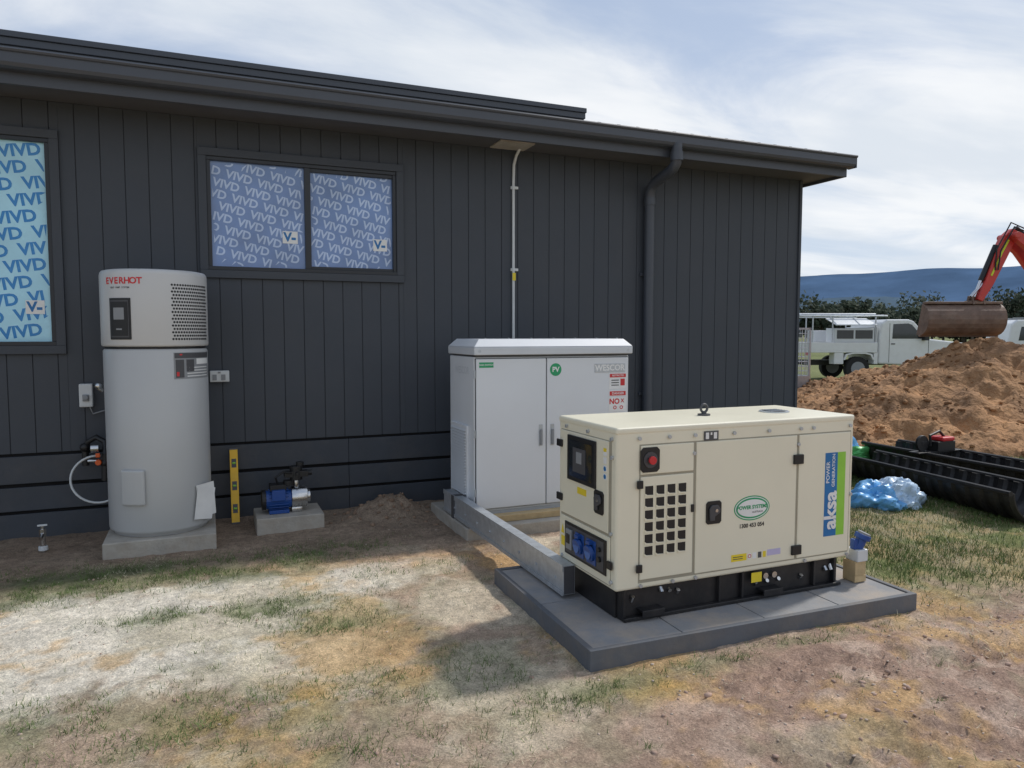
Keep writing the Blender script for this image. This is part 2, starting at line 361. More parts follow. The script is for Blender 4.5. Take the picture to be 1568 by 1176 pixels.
# ------------------------------------------------------------------ house
HS=(-.02,-.065,0)
H=Par('house',(1,10,0),shift=HS)
WY=6.40; XR=6.145; XL=-6.0
W1=(-2.35,-.926,1.355,2.987); W2=(.008,1.650,1.950,2.965)
b=B(); w=.162; gap=.005; x=XL
n=int((XR-XL)/w)
ZT=3.195; ZB=.622
for i in range(n+1):
    a=XR-(i+1)*w; c=a+w-gap
    a=max(a,XL)
    if c<=a: continue
    cuts=[a,c]
    for W in (W1,W2):
        for e in W[:2]:
            if a<e<c: cuts.append(e)
    cuts=sorted(cuts)
    for s0,s1 in zip(cuts,cuts[1:]):
        mid=(s0+s1)/2; blk=None
        for W in (W1,W2):
            if W[0]<mid<W[1]: blk=W
        if blk: b.box(s0,s1,WY,WY+.02,ZB,blk[2]); b.box(s0,s1,WY,WY+.02,blk[3],ZT)
        else: b.box(s0,s1,WY,WY+.02,ZB,ZT)
b.obj('front_cladding',M_clad,H,bevel=.0015,seg=1)
b=B()
for a,c,z0,z1 in ((XL,W1[0],.6,ZT),(W1[1],W2[0],.6,ZT),(W2[1],XR-.01,.6,ZT),(W1[0],W1[1],.6,W1[2]),(W1[0],W1[1],W1[3],ZT),(W2[0],W2[1],.6,W2[2]),(W2[0],W2[1],W2[3],ZT)):
    b.box(a,c,WY+.006,WY+.0895,z0+.021,z1)
b.obj('cladding_groove_base',M_groove,H)
b=B(); b.box(XL,XR-.01,WY+.09,WY+.14,0,ZT); b.box(XL,XR-.01,WY+.015,WY+.09,0.0,.62); b.obj('wall_cavity',M_back,H)
b=B()
for z0,z1 in ((-.02,.17),(.195,.37),(.398,.600)): 
    x=XL
    for x1 in (-3.1,1.15,XR): b.box(x,x1-.003,WY-.012,WY+.012,z0,z1); x=x1
b.obj('base_planks',M_plank,H,bevel=.003)
b=B(); b.box(XR-.012,XR+.01,WY+.002,14,0,ZT); b.box(XL-.02,XL,WY+.002,14,0,ZT); b.box(XL,XR-.012,13.98,14,0,ZT)
b.obj('side_walls',M_clad,H)
b=B(); b.box(XR-.02,XR+.014,WY-.018,WY+.03,.0,ZT)
b.obj('corner_trim',M_clad,H,bevel=.003)
def window(W,mull,nm,film,filmt,rot,size,tp,bx,dxk,dzk,off):
    x0,x1,z0,z1=W; b=B(); t=.062; yf=WY-.028
    b.box(x0,x1,yf,WY+.03,z1-t,z1); b.box(x0,x1,yf,WY+.03,z0,z0+t)
    b.box(x0,x0+t,yf,WY+.03,z0+t,z1-t); b.box(x1-t,x1,yf,WY+.03,z0+t,z1-t)
    b.obj(nm+'_surround',M_clad,H,bevel=.003)
    b=B(); X0=x0+t;X1=x1-t;Z0=z0+t;Z1=z1-t; s=.030
    y0=WY-.012;y1=WY+.03
    b.box(X0,X1,y0,y1,Z1-s,Z1);b.box(X0,X1,y0-.012,y1,Z0,Z0+s);b.box(X0,X0+s,y0,y1,Z0+s,Z1-s);b.box(X1-s,X1,y0,y1,Z0+s,Z1-s)
    if mull: 
        b.box(mull-.028,mull+.02,y0+.004,y1,Z0+s,Z1-s)
        b.box(mull+.02,X1-s,y0+.012,y1,Z1-s-.03,Z1-s);b.box(mull+.02,X1-s,y0+.012,y1,Z0+s,Z0+s+.025)
    b.obj(nm+'_frame',M_frame,H,bevel=.003)
    gx0,gx1,gz0,gz1=X0+s,X1-s,Z0+s,Z1-s
    b=B(); b.box(gx0,gx1,WY+.022,WY+.028,gz0,gz1); b.obj(nm+'_glass_film',film,H)
    b=B(); yt=WY+.0208
    cl=lambda v: gx0+.002<v.x<gx1-.002 and gz0+.002<v.z<gz1-.002 and not (mull and mull-.028<v.x<mull+.02)
    cx=(gx0+gx1)/2; cz=(gz0+gz1)/2
    dx=size*dxk; dz=size*dzk
    for i in range(-12,13):
        for j in range(-26,27):
            u=i*dx+(j%3)*dx/3; v=j*dz
            px=cx+u*math.cos(tp)-v*math.sin(tp); pz=cz+u*math.sin(tp)+v*math.cos(tp)
            if gx0-.1<px<gx1+.1 and gz0-.1<pz<gz1+.1:
                b.text('VIVD',size,(px,yt,pz),(math.pi/2,-rot,0),cl,off=off)
    b.obj(nm+'_film_print',filmt,H,norm=False)
    for (sx,sz) in bx:
        b=B(); b.box(sx-.06,sx+.06,WY+.0185,WY+.0200,sz-.05,sz+.05); b.obj(nm+'_sticker',M_lab,H)
        b=B(); b.text('V',.10,(sx-.02,WY+.0180,sz),off=.04); b.box(sx+.01,sx+.045,WY+.0172,WY+.0182,sz-.02,sz+.0); b.obj(nm+'_sticker_mark',M_blue,H,norm=False)
window(W1,None,'window_1',M_film1,M_film1t,math.radians(8),.120,math.radians(8),[(-1.12,1.70)],2.75,.98,.035)
window(W2,.846,'window_2',M_film2,M_film2t,math.radians(-13),.092,math.radians(-13),[(.70,2.30),(1.45,2.27)],2.65,.95,.03)
b=B(); b.box(XL,6.33,5.99,WY+.3,ZT+.002,ZT+.02); b.box(XR,6.33,WY+.3,14.3,ZT+.002,ZT+.02); b.obj('soffit',M_soffit,H)
b=B(); b.box(XL,6.355,5.965,5.99,3.165,3.33); b.obj('fascia',M_trim,H,bevel=.004)
b=B(); b.box(6.33,6.355,5.99,14.3,3.165,3.33); b.box(6.325,6.375,5.92,14.3,3.33,3.378); b.obj('barge_board',M_trim,H,bevel=.004)
gp=[(5.862,3.370),(5.846,3.368),(5.840,3.358),(5.846,3.346),(5.858,3.340),(5.858,3.278),(5.872,3.256),(5.895,3.245),(5.964,3.245),(5.964,3.325),(5.95,3.325),(5.95,3.26),(5.89,3.26),(5.875,3.28),(5.875,3.36)]
b=B(); b.prism([(XL,y,z) for y,z in gp],(6.375-XL,0,0)); b.box(6.370,6.378,5.858,5.964,3.243,3.368); b.obj('gutter',M_trim,H)
b=B(); b.prism([(XL,5.93,3.372),(XL,14.3,3.55),(XL,14.3,3.53),(XL,5.93,3.352)],(6.32-XL,0,0))
for i in range(61): 
    x=XL+.1+i*.2
    b.prism([(x,5.90,3.3725),(x,14.28,3.5505),(x,14.28,3.575),(x,5.90,3.388)],(.035,0,0))
b.obj('roof_sheet',M_roof,H)
b=B(); b.box(XL,3.56,6.64,13.5,3.38,3.635); b.box(XL-.01,3.576,6.61,13.52,3.69,3.735); b.box(XL,3.57,6.625,13.51,3.635,3.69)
b.obj('raised_roof',M_trim,H,bevel=.004)
b=B(); dx=4.14
pts=[(dx,5.89,3.28),(dx,5.89,3.15),(dx,5.90,3.10),(dx,5.94,3.065),(dx,6.0,3.045),(dx,6.20,3.0),(dx,6.27,2.975),(dx,6.315,2.93),(dx,6.335,2.86),(dx,6.335,2.6),(dx,6.335,0.05)]
b.tube(pts,.050,20)
b.cyl((dx,5.89,3.12),(dx,5.89,3.20),.060,n=20); b.cyl((dx,6.335,2.85),(dx,6.335,2.78),.056,n=20)
b.obj('downpipe',M_trim,H,smooth=True)
b=B()
for z in (2.1,.9): b.box(dx-.07,dx+.07,6.375,6.40,z-.015,z+.015); b.cyl((dx,6.335,z-.012),(dx,6.335,z+.012),.054,n=20)
b.obj('downpipe_brackets',M_trim,H)
b=B(); b.box(2.45,2.78,6.10,6.36,3.184,3.196); b.obj('soffit_vent',M_conc,H)
C1=Par('electrical_conduit',(2.69,6.38,1.5),shift=HS)
b=B(); b.tube([(2.72,6.30,3.19),(2.71,6.36,3.14),(2.695,6.383,3.06),(2.69,6.383,2.9),(2.69,6.383,.3)],.0135,12); b.obj('pipe',M_pvc,C1,smooth=True)
b=B()
for z in (2.85,2.1,1.4): b.box(2.665,2.735,6.375,6.399,z-.012,z+.012); b.cyl((2.69,6.383,z-.012),(2.69,6.383,z+.012),.018)
b.obj('saddle_clips',M_pvc,C1)
b=B(); b.box(2.674,2.706,6.3655,6.368,2.0,2.07); b.obj('tag',M_yel,C1)
S=Par('isolator_switch',(-.845,6.38,1.04),shift=(.012,-.065,0))
b=B(); b.box(-.885,-.795,6.34,6.398,.955,1.13); b.obj('box',M_pvc,S,bevel=.008)
b=B(); b.box(-.862,-.818,6.328,6.34,1.0,1.05); b.cyl((-.84,6.31,1.03),(-.84,6.34,1.03),.018); b.obj('rotary_switch',M_mgrey,S,bevel=.003)
b=B(); b.tube([(-.82,6.37,.955),(-.80,6.37,.90),(-.70,6.37,.93),(-.62,6.3,1.1),(-.60,6.2,1.15)],.006,8); b.obj('lead',M_mgrey,S)
S=Par('power_outlet',(.127,6.38,1.16),shift=HS)
b=B(); b.box(.055,.20,6.35,6.398,1.12,1.21); b.obj('plate',M_pvc,S,bevel=.006)
b=B(); 
for x in (.09,.155): b.box(x-.016,x+.016,6.345,6.351,1.135,1.18)
b.box(.115,.135,6.343,6.35,1.19,1.203); b.obj('sockets',M_mgrey,S)
# ------------------------------------------------------------------ water heater
HC=(-.318,5.87); R=.340; A0=math.radians(-87)
P_=Par('hot_water_heater',(HC[0],HC[1],0))
b=B(); b.box(-.665,.045,5.49,6.23,-.02,.10); b.obj('concrete_pad',M_conc,P_,bevel=.008)
c3=(HC[0],HC[1],0)
b=B(); b.lathe(c3,[(R-.03,.101),(R-.02,.12),(R-.004,.13),(R,.145),(R,1.385),(R-.006,1.396),(R-.012,1.40)],72); b.obj('tank',M_tank,P_,smooth=True)
b=B(); b.lathe(c3,[(R-.012,1.3995),(R-.012,1.418)],72); b.obj('seam',M_black,P_)
Rt=R+.008
b=B(); b.lathe(c3,[(Rt-.01,1.417),(Rt-.003,1.421),(Rt,1.43),(Rt,1.905),(Rt-.004,1.925),(Rt-.014,1.938),(Rt-.03,1.943),(.02,1.95)],72); b.obj('heat_pump_head',M_tankt,P_,smooth=True)
def ang(d): return A0+math.radians(d)
b=B(); b.patch(c3,Rt-.0005,ang(-52),ang(-25),1.465,1.745,t=.006); b.obj('control_panel',M_black,P_,bevel=.004)
b=B(); b.patch(c3,Rt+.006,ang(-50),ang(-27),1.48,1.73,t=.002); b.obj('panel_rim',M_dgrey,P_)
b=B(); b.patch(c3,Rt+.0081,ang(-49),ang(-28),1.49,1.72,t=.002); b.obj('panel_face',M_black,P_)
b=B(); b.patch(c3,Rt+.0102,ang(-45),ang(-32),1.60,1.68,t=.001); b.obj('panel_screen',M_mgrey,P_)
b=B(); b.patch(c3,Rt+.0102,ang(-42),ang(-35),1.53,1.54,t=.001); b.obj('panel_buttons',M_mgrey,P_)
b=B()
for r_ in range(17):
    z=1.468+r_*.0232
    for k in range(17):
        th=18+ (k+.5*(r_%2))*3.2
        a=ang(th); p=Vector((HC[0]+Rt*math.cos(a),HC[1]+Rt*math.sin(a),z)); nrm=Vector((math.cos(a),math.sin(a),0))
        b.cyl(p-nrm*.004,p+nrm*.0008,.0080,n=8)
b.obj('vent_perforations',M_black,P_)
def ctext(b,s,size,Rr,a0,a1,z,off=.014):
    n=len(s)
    for i,ch in enumerate(s):
        a=ang(a0+(a1-a0)*(i+.5)/n)
        b.text(ch,size,(HC[0]+Rr*math.cos(a),HC[1]+Rr*math.sin(a),z),(math.pi/2,0,a+math.pi/2),off=off)
b=B(); ctext(b,'EVERHOT',.060,Rt+.0015,-58,-12,1.86,.03); b.obj('brand_text',M_red,P_,norm=False)
b=B(); ctext(b,'HEAT PUMP SYSTEM',.016,Rt+.0015,-50,-26,1.815); b.obj('brand_text_small',M_dgrey,P_,norm=False)
b=B(); b.patch(c3,R-.0005,ang(18),ang(78),1.19,1.375,t=.0015); b.obj('data_label',M_mgrey,P_)
b=B(); b.patch(c3,R+.001,ang(19),ang(77),1.335,1.371,t=.0008); b.patch(c3,R+.001,ang(20),ang(30),1.20,1.325,t=.0008);b.patch(c3,R+.001,ang(33),ang(44),1.24,1.325,t=.0008);b.obj('label_dark',M_dgrey,P_)
b=B(); b.patch(c3,R+.001,ang(48),ang(75),1.29,1.33,t=.0008)
for z in (1.205,1.225,1.245,1.265): b.patch(c3,R+.001,ang(34),ang(72),z,z+.006,t=.0008)
b.obj('label_light',M_lab,P_)
b=B(); b.patch(c3,R+.0018,ang(25),ang(28),1.355,1.365,t=.0008); b.patch(c3,R+.0018,ang(21),ang(24),1.21,1.24,t=.0008); b.obj('label_red',M_red,P_)
b=B(); b.patch(c3,R-.002,ang(-43),ang(-16),.33,.575,t=.028); b.obj('element_cover',M_tank,P_,bevel=.012,seg=3)
a=ang(50); pc=Vector((HC[0]+(R+.03)*math.cos(a),HC[1]+(R+.03)*math.sin(a),.30))
mt=Matrix.Translation(pc)@Matrix.Rotation(a+math.pi/2-.25,4,'Z')@Matrix.Rotation(.16,4,'Y')
b=B(); b.box(-.075,.075,0,.0015,-.125,.10,mt); b.obj('manual_paper',M_lab,P_)
b=B(); b.box(-.058,.09,.006,.0075,-.11,.13,mt@Matrix.Rotation(-.22,4,'Y')); b.obj('manual_paper_back',M_lab,P_)
P2=Par('tempering_valve_assembly',(-.7,6.2,.5),shift=(-.04,-.08,0))
b=B(); b.tube([(-.80,6.33,.62),(-.78,6.30,.70),(-.72,6.28,.735),(-.66,6.25,.70),(-.655,6.2,.60)],.02,10); b.cyl((-.655,6.2,.62),(-.66,6.2,.42),.027); b.cyl((-.80,6.32,.52),(-.80,6.32,.66),.024)
b.sph((-.80,6.30,.66),.035); b.sph((-.66,6.2,.55),.035); b.obj('tempering_valve',M_black,P2,smooth=True)
b=B(); b.cyl((-.70,6.2,.56),(-.70,6.16,.56),.022,n=8); b.box(-.715,-.685,6.15,6.17,.60,.63); b.obj('tap_handles',M_orange,P2,bevel=.004)
b=B(); b.cyl((-.75,6.22,.66),(-.70,6.22,.66),.03); b.cyl((-.78,6.27,.56),(-.72,6.27,.56),.014); b.obj('brass_fittings',M_steel,P2)
hp=[]
for i in range(22):
    t=i/21; th=math.radians(75+t*235)
    hp.append((-.735+.16*math.cos(th)*(1.0)+.02*t,6.24-.1*t,.46+.145*math.sin(th)-.06*t))
b=B(); b.tube(hp,.0085,8); b.obj('drain_hose',M_pvc,P2,smooth=True)
b=B(); b.tube([(-.64,6.02,1.10),(-.66,6.0,1.12),(-.675,6.0,1.14)],.015,8); b.sph((-.66,6.0,1.135),.025); b.obj('relief_valve',M_steel,P2,smooth=True)
T=Par('garden_tap',(-1.02,5.95,0),shift=(-.05,-.07,0))
b=B(); b.cyl((-1.02,5.95,-.02),(-1.02,5.95,.10),.018); b.cyl((-1.02,5.95,.10),(-1.02,5.95,.15),.022,n=6); b.cyl((-1.02,5.95,.12),(-1.02,5.88,.10),.012); b.cyl((-1.02,5.95,.15),(-1.02,5.95,.17),.01); b.obj('body',M_steel,T)
b=B(); b.box(-1.05,-.99,5.943,5.957,.17,.182); b.cyl((-1.02,5.95,.0),(-1.02,5.95,.03),.03,n=10); b.obj('handle',M_pvc,T,bevel=.003)
T=Par('spirit_level',(.21,6.25,0),shift=(-.02,-.08,0)) 
mt=Matrix.Translation((.215,6.20,0.0))@Matrix.Rotation(-.22,4,'X')
b=B(); b.box(-.03,.03,-.012,.012,.0,.60,mt); b.obj('body',M_lvl,T,bevel=.002)
b=B()
for z in (.12,.30,.48): b.box(-.018,.018,-.0135,-.012,z-.035,z+.035,mt)
b.box(-.031,.031,-.013,.013,-.001,.012,mt); b.box(-.031,.031,-.013,.013,.588,.601,mt); b.obj('slots',M_dgrey,T)
b=B()
for z in (.12,.30,.48): b.cyl(mt@Vector((-.012,-.016,z)),mt@Vector((.012,-.016,z)),.008,n=10)
b.obj('vials',M_lgreen,T)
T=Par('water_pump',(.6,6.0,0),shift=(-.02,-.08,0))
b=B(); b.box(.35,.85,5.82,6.22,-.02,.11); b.obj('concrete_pad',M_conc,T,bevel=.008)
b=B(); b.cyl((.42,6.0,.215),(.62,6.0,.215),.072,n=24)
for i in range(16):
    a=i/16*6.283; b.box(.45,.60,6.0+.078*math.cos(a)-.004,6.0+.078*math.cos(a)+.004,.215+.078*math.sin(a)-.004,.215+.078*math.sin(a)+.004)
b.box(.45,.60,5.93,6.07,.112,.14); b.box(.47,.57,5.90,5.95,.22,.30); b.obj('motor',M_blue2,T,bevel=.003)
b=B(); b.cyl((.40,6.0,.215),(.43,6.0,.215),.078,n=24); b.box(.46,.58,5.94,6.06,.29,.335); b.cyl((.60,5.99,.32),(.60,5.99,.36),.04); b.cyl((.66,5.99,.36),(.66,5.99,.47),.048,n=18); b.box(.57,.75,5.95,6.03,.385,.43); b.cyl((.69,5.99,.47),(.69,5.99,.50),.03)
b.cyl((.73,5.99,.41),(.78,5.99,.41),.022); b.tube([(.52,5.96,.33),(.50,5.93,.40),(.56,5.92,.44),(.62,5.95,.42)],.009,8); b.box(.65,.67,5.90,5.95,.40,.43); b.obj('pressure_controller',M_black,T,bevel=.004)
b=B(); b.cyl((.62,6.0,.225),(.74,6.0,.225),.085,n=28); b.cyl((.74,6.0,.225),(.765,6.0,.225),.05,n=20); b.cyl((.66,5.99,.30),(.66,5.99,.37),.022); b.box(.62,.70,5.95,6.05,.112,.15); b.obj('pump_head',M_steel,T,bevel=.004,smooth=True)
# ------------------------------------------------------------------ cabinet
KS=(-.03,-.062,0)
K=Par('electrical_cabinet',(2.56,5.5,0),shift=KS)
x0,x1,y0,y1=1.89,3.237,5.215,5.80
b=B(); b.box(1.76,3.40,5.02,5.95,-.02,.085); b.obj('concrete_pad',M_conc,K,bevel=.01)
b=B(); b.box(1.95,3.30,5.10,5.19,.086,.135); b.box(1.95,3.30,5.75,5.84,.086,.135); b.obj('timber_bearers',M_wood,K,bevel=.004)
b=B(); b.box(x0+.02,x1-.02,y0+.02,y1-.02,.087,.165); b.obj('plinth',M_lid,K)
b=B(); b.box(x0,x1,y0+.012,y1,.145,1.33); b.obj('carcass',M_white,K,bevel=.006)
sp=2.485
b=B(); b.box(x0+.012,sp-.004,y0-.010,y0+.008,.17,1.315); b.box(sp+.004,x1-.012,y0-.010,y0+.008,.17,1.315); b.obj('doors',M_white,K,bevel=.006)
b=B(); b.box(x0+.008,x1-.008,y0+.0075,y0+.0125,.165,1.32); b.obj('door_seal',M_dgrey,K)
b=B(); b.box(x0-.012,x1+.012,y0-.035,y1+.012,1.345,1.405)
b.obj('lid_skirt',M_lid,K,bevel=.006)
b=B(); b.box(x0+.01,x1-.01,y0+.0,y1-.01,1.33,1.346); b.obj('lid_gap',M_dgrey,K)
L0=[(x0-.012,y0-.035),(x1+.012,y0-.035),(x1+.012,y1+.012),(x0-.012,y1+.012)]; ins=.055
L1=[(x0-.012+ins,y0-.035+ins),(x1+.012-ins,y0-.035+ins),(x1+.012-ins,y1+.012-ins),(x0-.012+ins,y1+.012-ins)]
b=B(); va=[b.bm.verts.new((x,y,1.406)) for x,y in L0]; vb=[b.bm.verts.new((x,y,1.465)) for x,y in L1]
for i in range(4): j=(i+1)%4; b.bm.faces.new((va[i],va[j],vb[j],vb[i]))
b.bm.faces.new(vb); b.bm.faces.new(va[::-1]); b.obj('lid_top',M_white,K,bevel=.004)
b=B()
for x in (x0+.03,x1-.03): b.cyl((x,y0-.037,1.375),(x,y0-.034,1.375),.012,n=12)
for x in np.linspace(x0+.1,x1-.1,7): b.cyl((x,y0+.03,1.455),(x,y0+.03,1.473),.006,n=8)
for z in (.3,.75,1.2): b.cyl((x0+.001,y0-.004,z-.03),(x0+.001,y0-.004,z+.03),.007,n=8)
b.obj('hardware',M_galv,K)
b=B()
for x in (2.435,2.535): b.box(x-.016,x+.016,y0-.0125,y0-.0095,.63,.80)
b.obj('handle_plates',M_galv,K,bevel=.002)
b=B()
for x in (2.435,2.535): b.box(x-.009,x+.009,y0-.03,y0-.012,.64,.76)
b.obj('handles',M_mgrey,K,bevel=.004)
b=B(); b.box(x0-.02,x0+.001,y0+.12,y1-.07,.23,.80); b.obj('side_louvre_panel',M_white,K,bevel=.006)
b=B()
for i in range(22):
    z=.26+i*.0235
    b.prism([(x0-.02,y0+.15,z),(x0-.033,y0+.15,z),(x0-.02,y0+.15,z+.016)],(0,y1-y0-.25,0))
b.obj('louvres',M_lid,K)
b=B()
for i in range(22):
    z=.26+i*.0235
    b.box(x0-.0215,x0-.0195,y0+.15,y1-.1,z-.006,z-.001)
b.obj('louvre_slots',M_dgrey,K)
yf=y0-.0105
def lab(nm,xa,xb,za,zb,m,par=K,y=yf,t=.001):
    b=B(); b.box(xa,xb,y-t,y,za,zb); return b.obj(nm,m,par)
lab('label_green',1.925,2.04,1.25,1.29,M_green)
b=B(); b.text('MAIN SWITCH',.018,(1.98,yf-.0015,1.27)); b.obj('label_green_text',M_lab,K,norm=False)
b=B(); b.cyl((2.563,yf,1.225),(2.563,yf-.001,1.225),.050,n=32); b.obj('pv_disc',M_green,K)
b=B(); b.text('PV',.055,(2.563,yf-.0015,1.225),off=.03); b.obj('pv_text',M_lab,K,norm=False)
lab('maker_plate',2.91,3.19,1.195,1.265,M_galv,t=.003)
b=B(); b.text('WESCOR',.066,(3.05,yf-.0035,1.23),off=.03); b.obj('maker_text',M_lab,K,norm=False)
lab('sign_restricted',3.045,3.205,1.06,1.185,M_lab); lab('sign_restricted_band',3.05,3.20,1.152,1.181,M_red,y=yf-.0011); lab('sign_restricted_fig',3.15,3.19,1.085,1.14,M_red,y=yf-.0011)
lab('sign_danger',3.045,3.205,1.0,1.043,M_lab); lab('sign_danger_band',3.05,3.20,1.004,1.039,M_red,y=yf-.0011)
lab('sign_no',3.045,3.205,.875,.99,M_lab)
b=B(); b.text('NO',.060,(3.095,yf-.0015,.955),off=.04); b.text('O',.04,(3.10,yf-.0015,.905),off=.04); b.text('O',.04,(3.16,yf-.0015,.905),off=.04); b.text('X',.04,(3.17,yf-.0015,.96),off=.04); b.obj('sign_no_text',M_red,K,norm=False)
b=B(); b.text('RESTRICTED',.02,(3.127,yf-.0024,1.167)); b.text('DANGER',.028,(3.127,yf-.0024,1.021)); b.obj('sign_text_white',M_lab,K,norm=False)
b=B()
for z in (1.125,1.105,1.085): b.box(3.065,3.135,yf-.0015,yf-.001,z,z+.008)
b.obj('sign_text_black',M_dgrey,K)
b=B(); b.text('WESCOR',.08,(x0-.001,5.5,1.22),(math.pi/2,0,-math.pi/2)); b.obj('embossed_name',M_lid,K,norm=False)
# cable channel
Q=Par('steel_cable_channel',(1.84,4.5,0),shift=(-.03,-.06,0))
b=B(); xa,xb=1.775,1.845; zc0,zc1=.10,.258
b.box(xb-.004,xb,3.50,5.62,zc0,zc1-.0045); b.box(xa,xb,3.50,5.62,zc1-.004,zc1); b.box(xa,xb-.0045,3.50,5.62,zc0,zc0+.004)
b.box(xa,xa+.004,3.50,5.62,zc0+.0045,zc1-.0045)
b.obj('channel',M_galv,Q,bevel=.001)
b=B(); b.box(xa-.006,xa-.0005,3.50,5.62,zc1-.03,zc1+.006); b.box(xa-.006,xa-.0005,3.50,5.62,zc0-.004,zc0+.02); b.obj('flange_lips',M_galv,Q,bevel=.001)
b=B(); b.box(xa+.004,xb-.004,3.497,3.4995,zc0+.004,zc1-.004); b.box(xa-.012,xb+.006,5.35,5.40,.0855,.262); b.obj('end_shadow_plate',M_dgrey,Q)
b=B()
for y in np.arange(3.6,5.6,.25): b.cyl((xa-.001,y,.17),(xa-.006,y,.17),.008,n=6)
b.obj('fixings',M_galv,Q)
# ------------------------------------------------------------------ slab
SL=Par('generator_slab',(2.6,3.45,0),shift=(-.035,-.065,0),rot=math.radians(-1.3))
sx0,sx1,sy0,sy1=1.605,3.612,2.84,4.09; e=.03
b=B(); b.box(sx0,sx1,sy0,sy0+e,-.03,.085); b.box(sx0,sx1,sy1-e,sy1,-.03,.085); b.box(sx0,sx0+e,sy0+e,sy1-e,-.03,.085); b.box(sx1-e,sx1,sy0+e,sy1-e,-.03,.085); b.obj('edge_boards',M_edge,SL,bevel=.003)
b=B(); nxp=4; nyp=2; px=(sx1-sx0-2*e)/nxp; py=(sy1-sy0-2*e)/nyp
for i in range(nxp):
    for j in range(nyp):
        a=sx0+e+i*px; c=sy0+e+j*py; b.box(a+.003,a+px-.003,c+.003,c+py-.003,.02,.079+random.uniform(-.001,.001))
b.obj('pavers',M_paver,SL,bevel=.003)
b=B(); b.box(sx0+e,sx1-e,sy0+e,sy1-e,-.02,.07); b.obj('bedding',M_dgrey,SL)
# ------------------------------------------------------------------ generator
GS=(.002,-.05,0)
G=Par('diesel_generator',(2.6,3.38,0),shift=GS)
gx0,gx1,gy0,gy1=1.82,3.365,3.08,3.70; zb,zt=.238,1.043
b=B(); b.box(gx0+.05,gx1-.07,gy0+.03,gy0+.07,.080,.25); b.box(gx0+.05,gx1-.07,gy1-.07,gy1-.03,.080,.25)
b.box(gx0+.04,gx0+.08,gy0+.07,gy1-.07,.08,.25); b.box(gx1-.10,gx1-.07,gy0+.07,gy1-.07,.08,.25)
b.box(gx0+.05,gx1-.07,gy0-.005,gy0+.03,.082,.10)
b.box(gx0+.08,gx1-.1,gy0+.07,gy1-.07,.12,.25)
for x in (gx0+.14,2.72): 
    b.box(x,x+.13,gy0-.03,gy0+.03,.125,.135); b.box(x,x+.13,gy0-.03,gy0-.02,.10,.13)
for x in (gx0+.05,2.45,2.60,3.1,3.25): b.box(x,x+.012,gy0+.005,gy0+.03,.10,.25)
b.obj('base_frame',M_blackm,G,bevel=.003)
b=B()
for x in (1.93,2.10,2.15,2.20,2.70,2.78,2.86,3.02,3.2,3.24):
    z=.18 if x<2.5 else .15
    b.cyl((x,gy0+.03,z+random.uniform(-.01,.05)),(x,gy0+.015,z+.02),.011,n=8)
for x in (2.76,2.82): b.cyl((x,gy0+.03,.200),(x,gy0+.005,.200),.017,n=12)
b.obj('frame_bolts',M_steel,G)
lab('fuel_label',2.66,2.73,.175,.228,M_yel,G,y=gy0+.004)
b=B(); b.box(gx0,gx1,gy0,gy1,zb,zt-.01); b.obj('canopy_body',M_cream,G,bevel=.016,seg=4)
b=B(); b.box(gx0-.003,gx1+.003,gy0-.003,gy1+.003,zt-.03,zt+.006); b.obj('roof_panel',M_cream,G,bevel=.012,seg=3)
b=B(); b.box(1.955,2.268,gy0-.006,gy0+.004,.285,.80); b.box(1.955,2.268,gy0-.006,gy0+.004,.812,.955); b.box(2.285,2.945,gy0-.006,gy0+.004,.275,.955); b.box(2.962,3.335,gy0-.006,gy0+.004,.275,.955)
b.box(gx0-.006,gx0+.004,gy0+.07,gy1-.035,.515,.975); b.box(gx0-.006,gx0+.004,gy0+.05,gy1-.035,.26,.50)
b.obj('canopy_panels',M_cream,G,bevel=.0035)
M_seam=mat('seam_shadow_gap',(.36,.33,.25),.8)
b=B(); b.box(1.948,3.342,gy0-.0008,gy0+.004,.268,.962); b.box(gx0-.0008,gx0+.004,gy0+.045,gy1-.03,.255,.98); b.obj('panel_seam_shade',M_seam,G)  # dimmed cream backing paints the shade in the seams between panels
b=B(); h=B()
for i in range(4):
    for j in range(6):
        x=1.978+i*.0655; z=.402+j*.0605
        b.box(x,x+.048,gy0-.0075,gy0-.005,z,z+.050)
        h.prism([(x,gy0-.006,z),(x+.048,gy0-.006,z),(x+.048,gy0-.006,z+.004),(x+.012,gy0-.006,z+.006),(x,gy0-.006,z+.014)],(0,-.007,0))
        h.box(x-.003,x,gy0-.009,gy0-.006,z,z+.050); h.box(x+.048,x+.051,gy0-.009,gy0-.006,z,z+.050); h.box(x-.003,x+.051,gy0-.009,gy0-.006,z+.050,z+.053)
b.obj('vent_openings',M_black,G); h.obj('vent_hoods',M_cream,G)
def fpoly(x,z,wd,hh,ch): return [(x-wd,z-hh+ch),(x-wd,z+hh-ch),(x-wd+ch,z+hh),(x+wd-ch,z+hh),(x+wd,z+hh-ch),(x+wd,z-hh+ch),(x+wd-ch,z-hh),(x-wd+ch,z-hh)]
b=B(); b.prism([(x,gy0-.006,z) for x,z in fpoly(2.005,.885,.055,.062,.015)],(0,-.006,0)); b.obj('estop_plate',M_black,G,bevel=.002)
b=B(); b.cyl((2.005,gy0-.012,.885),(2.005,gy0-.016,.885),.040,n=24); b.obj('estop_ring',M_dgrey,G)
b=B(); b.cyl((2.005,gy0-.016,.885),(2.005,gy0-.022,.885),.010,n=16); b.cyl((2.005,gy0-.022,.885),(2.005,gy0-.038,.885),.019,.021,n=20); b.obj('estop_button',M_red,G,bevel=.003)
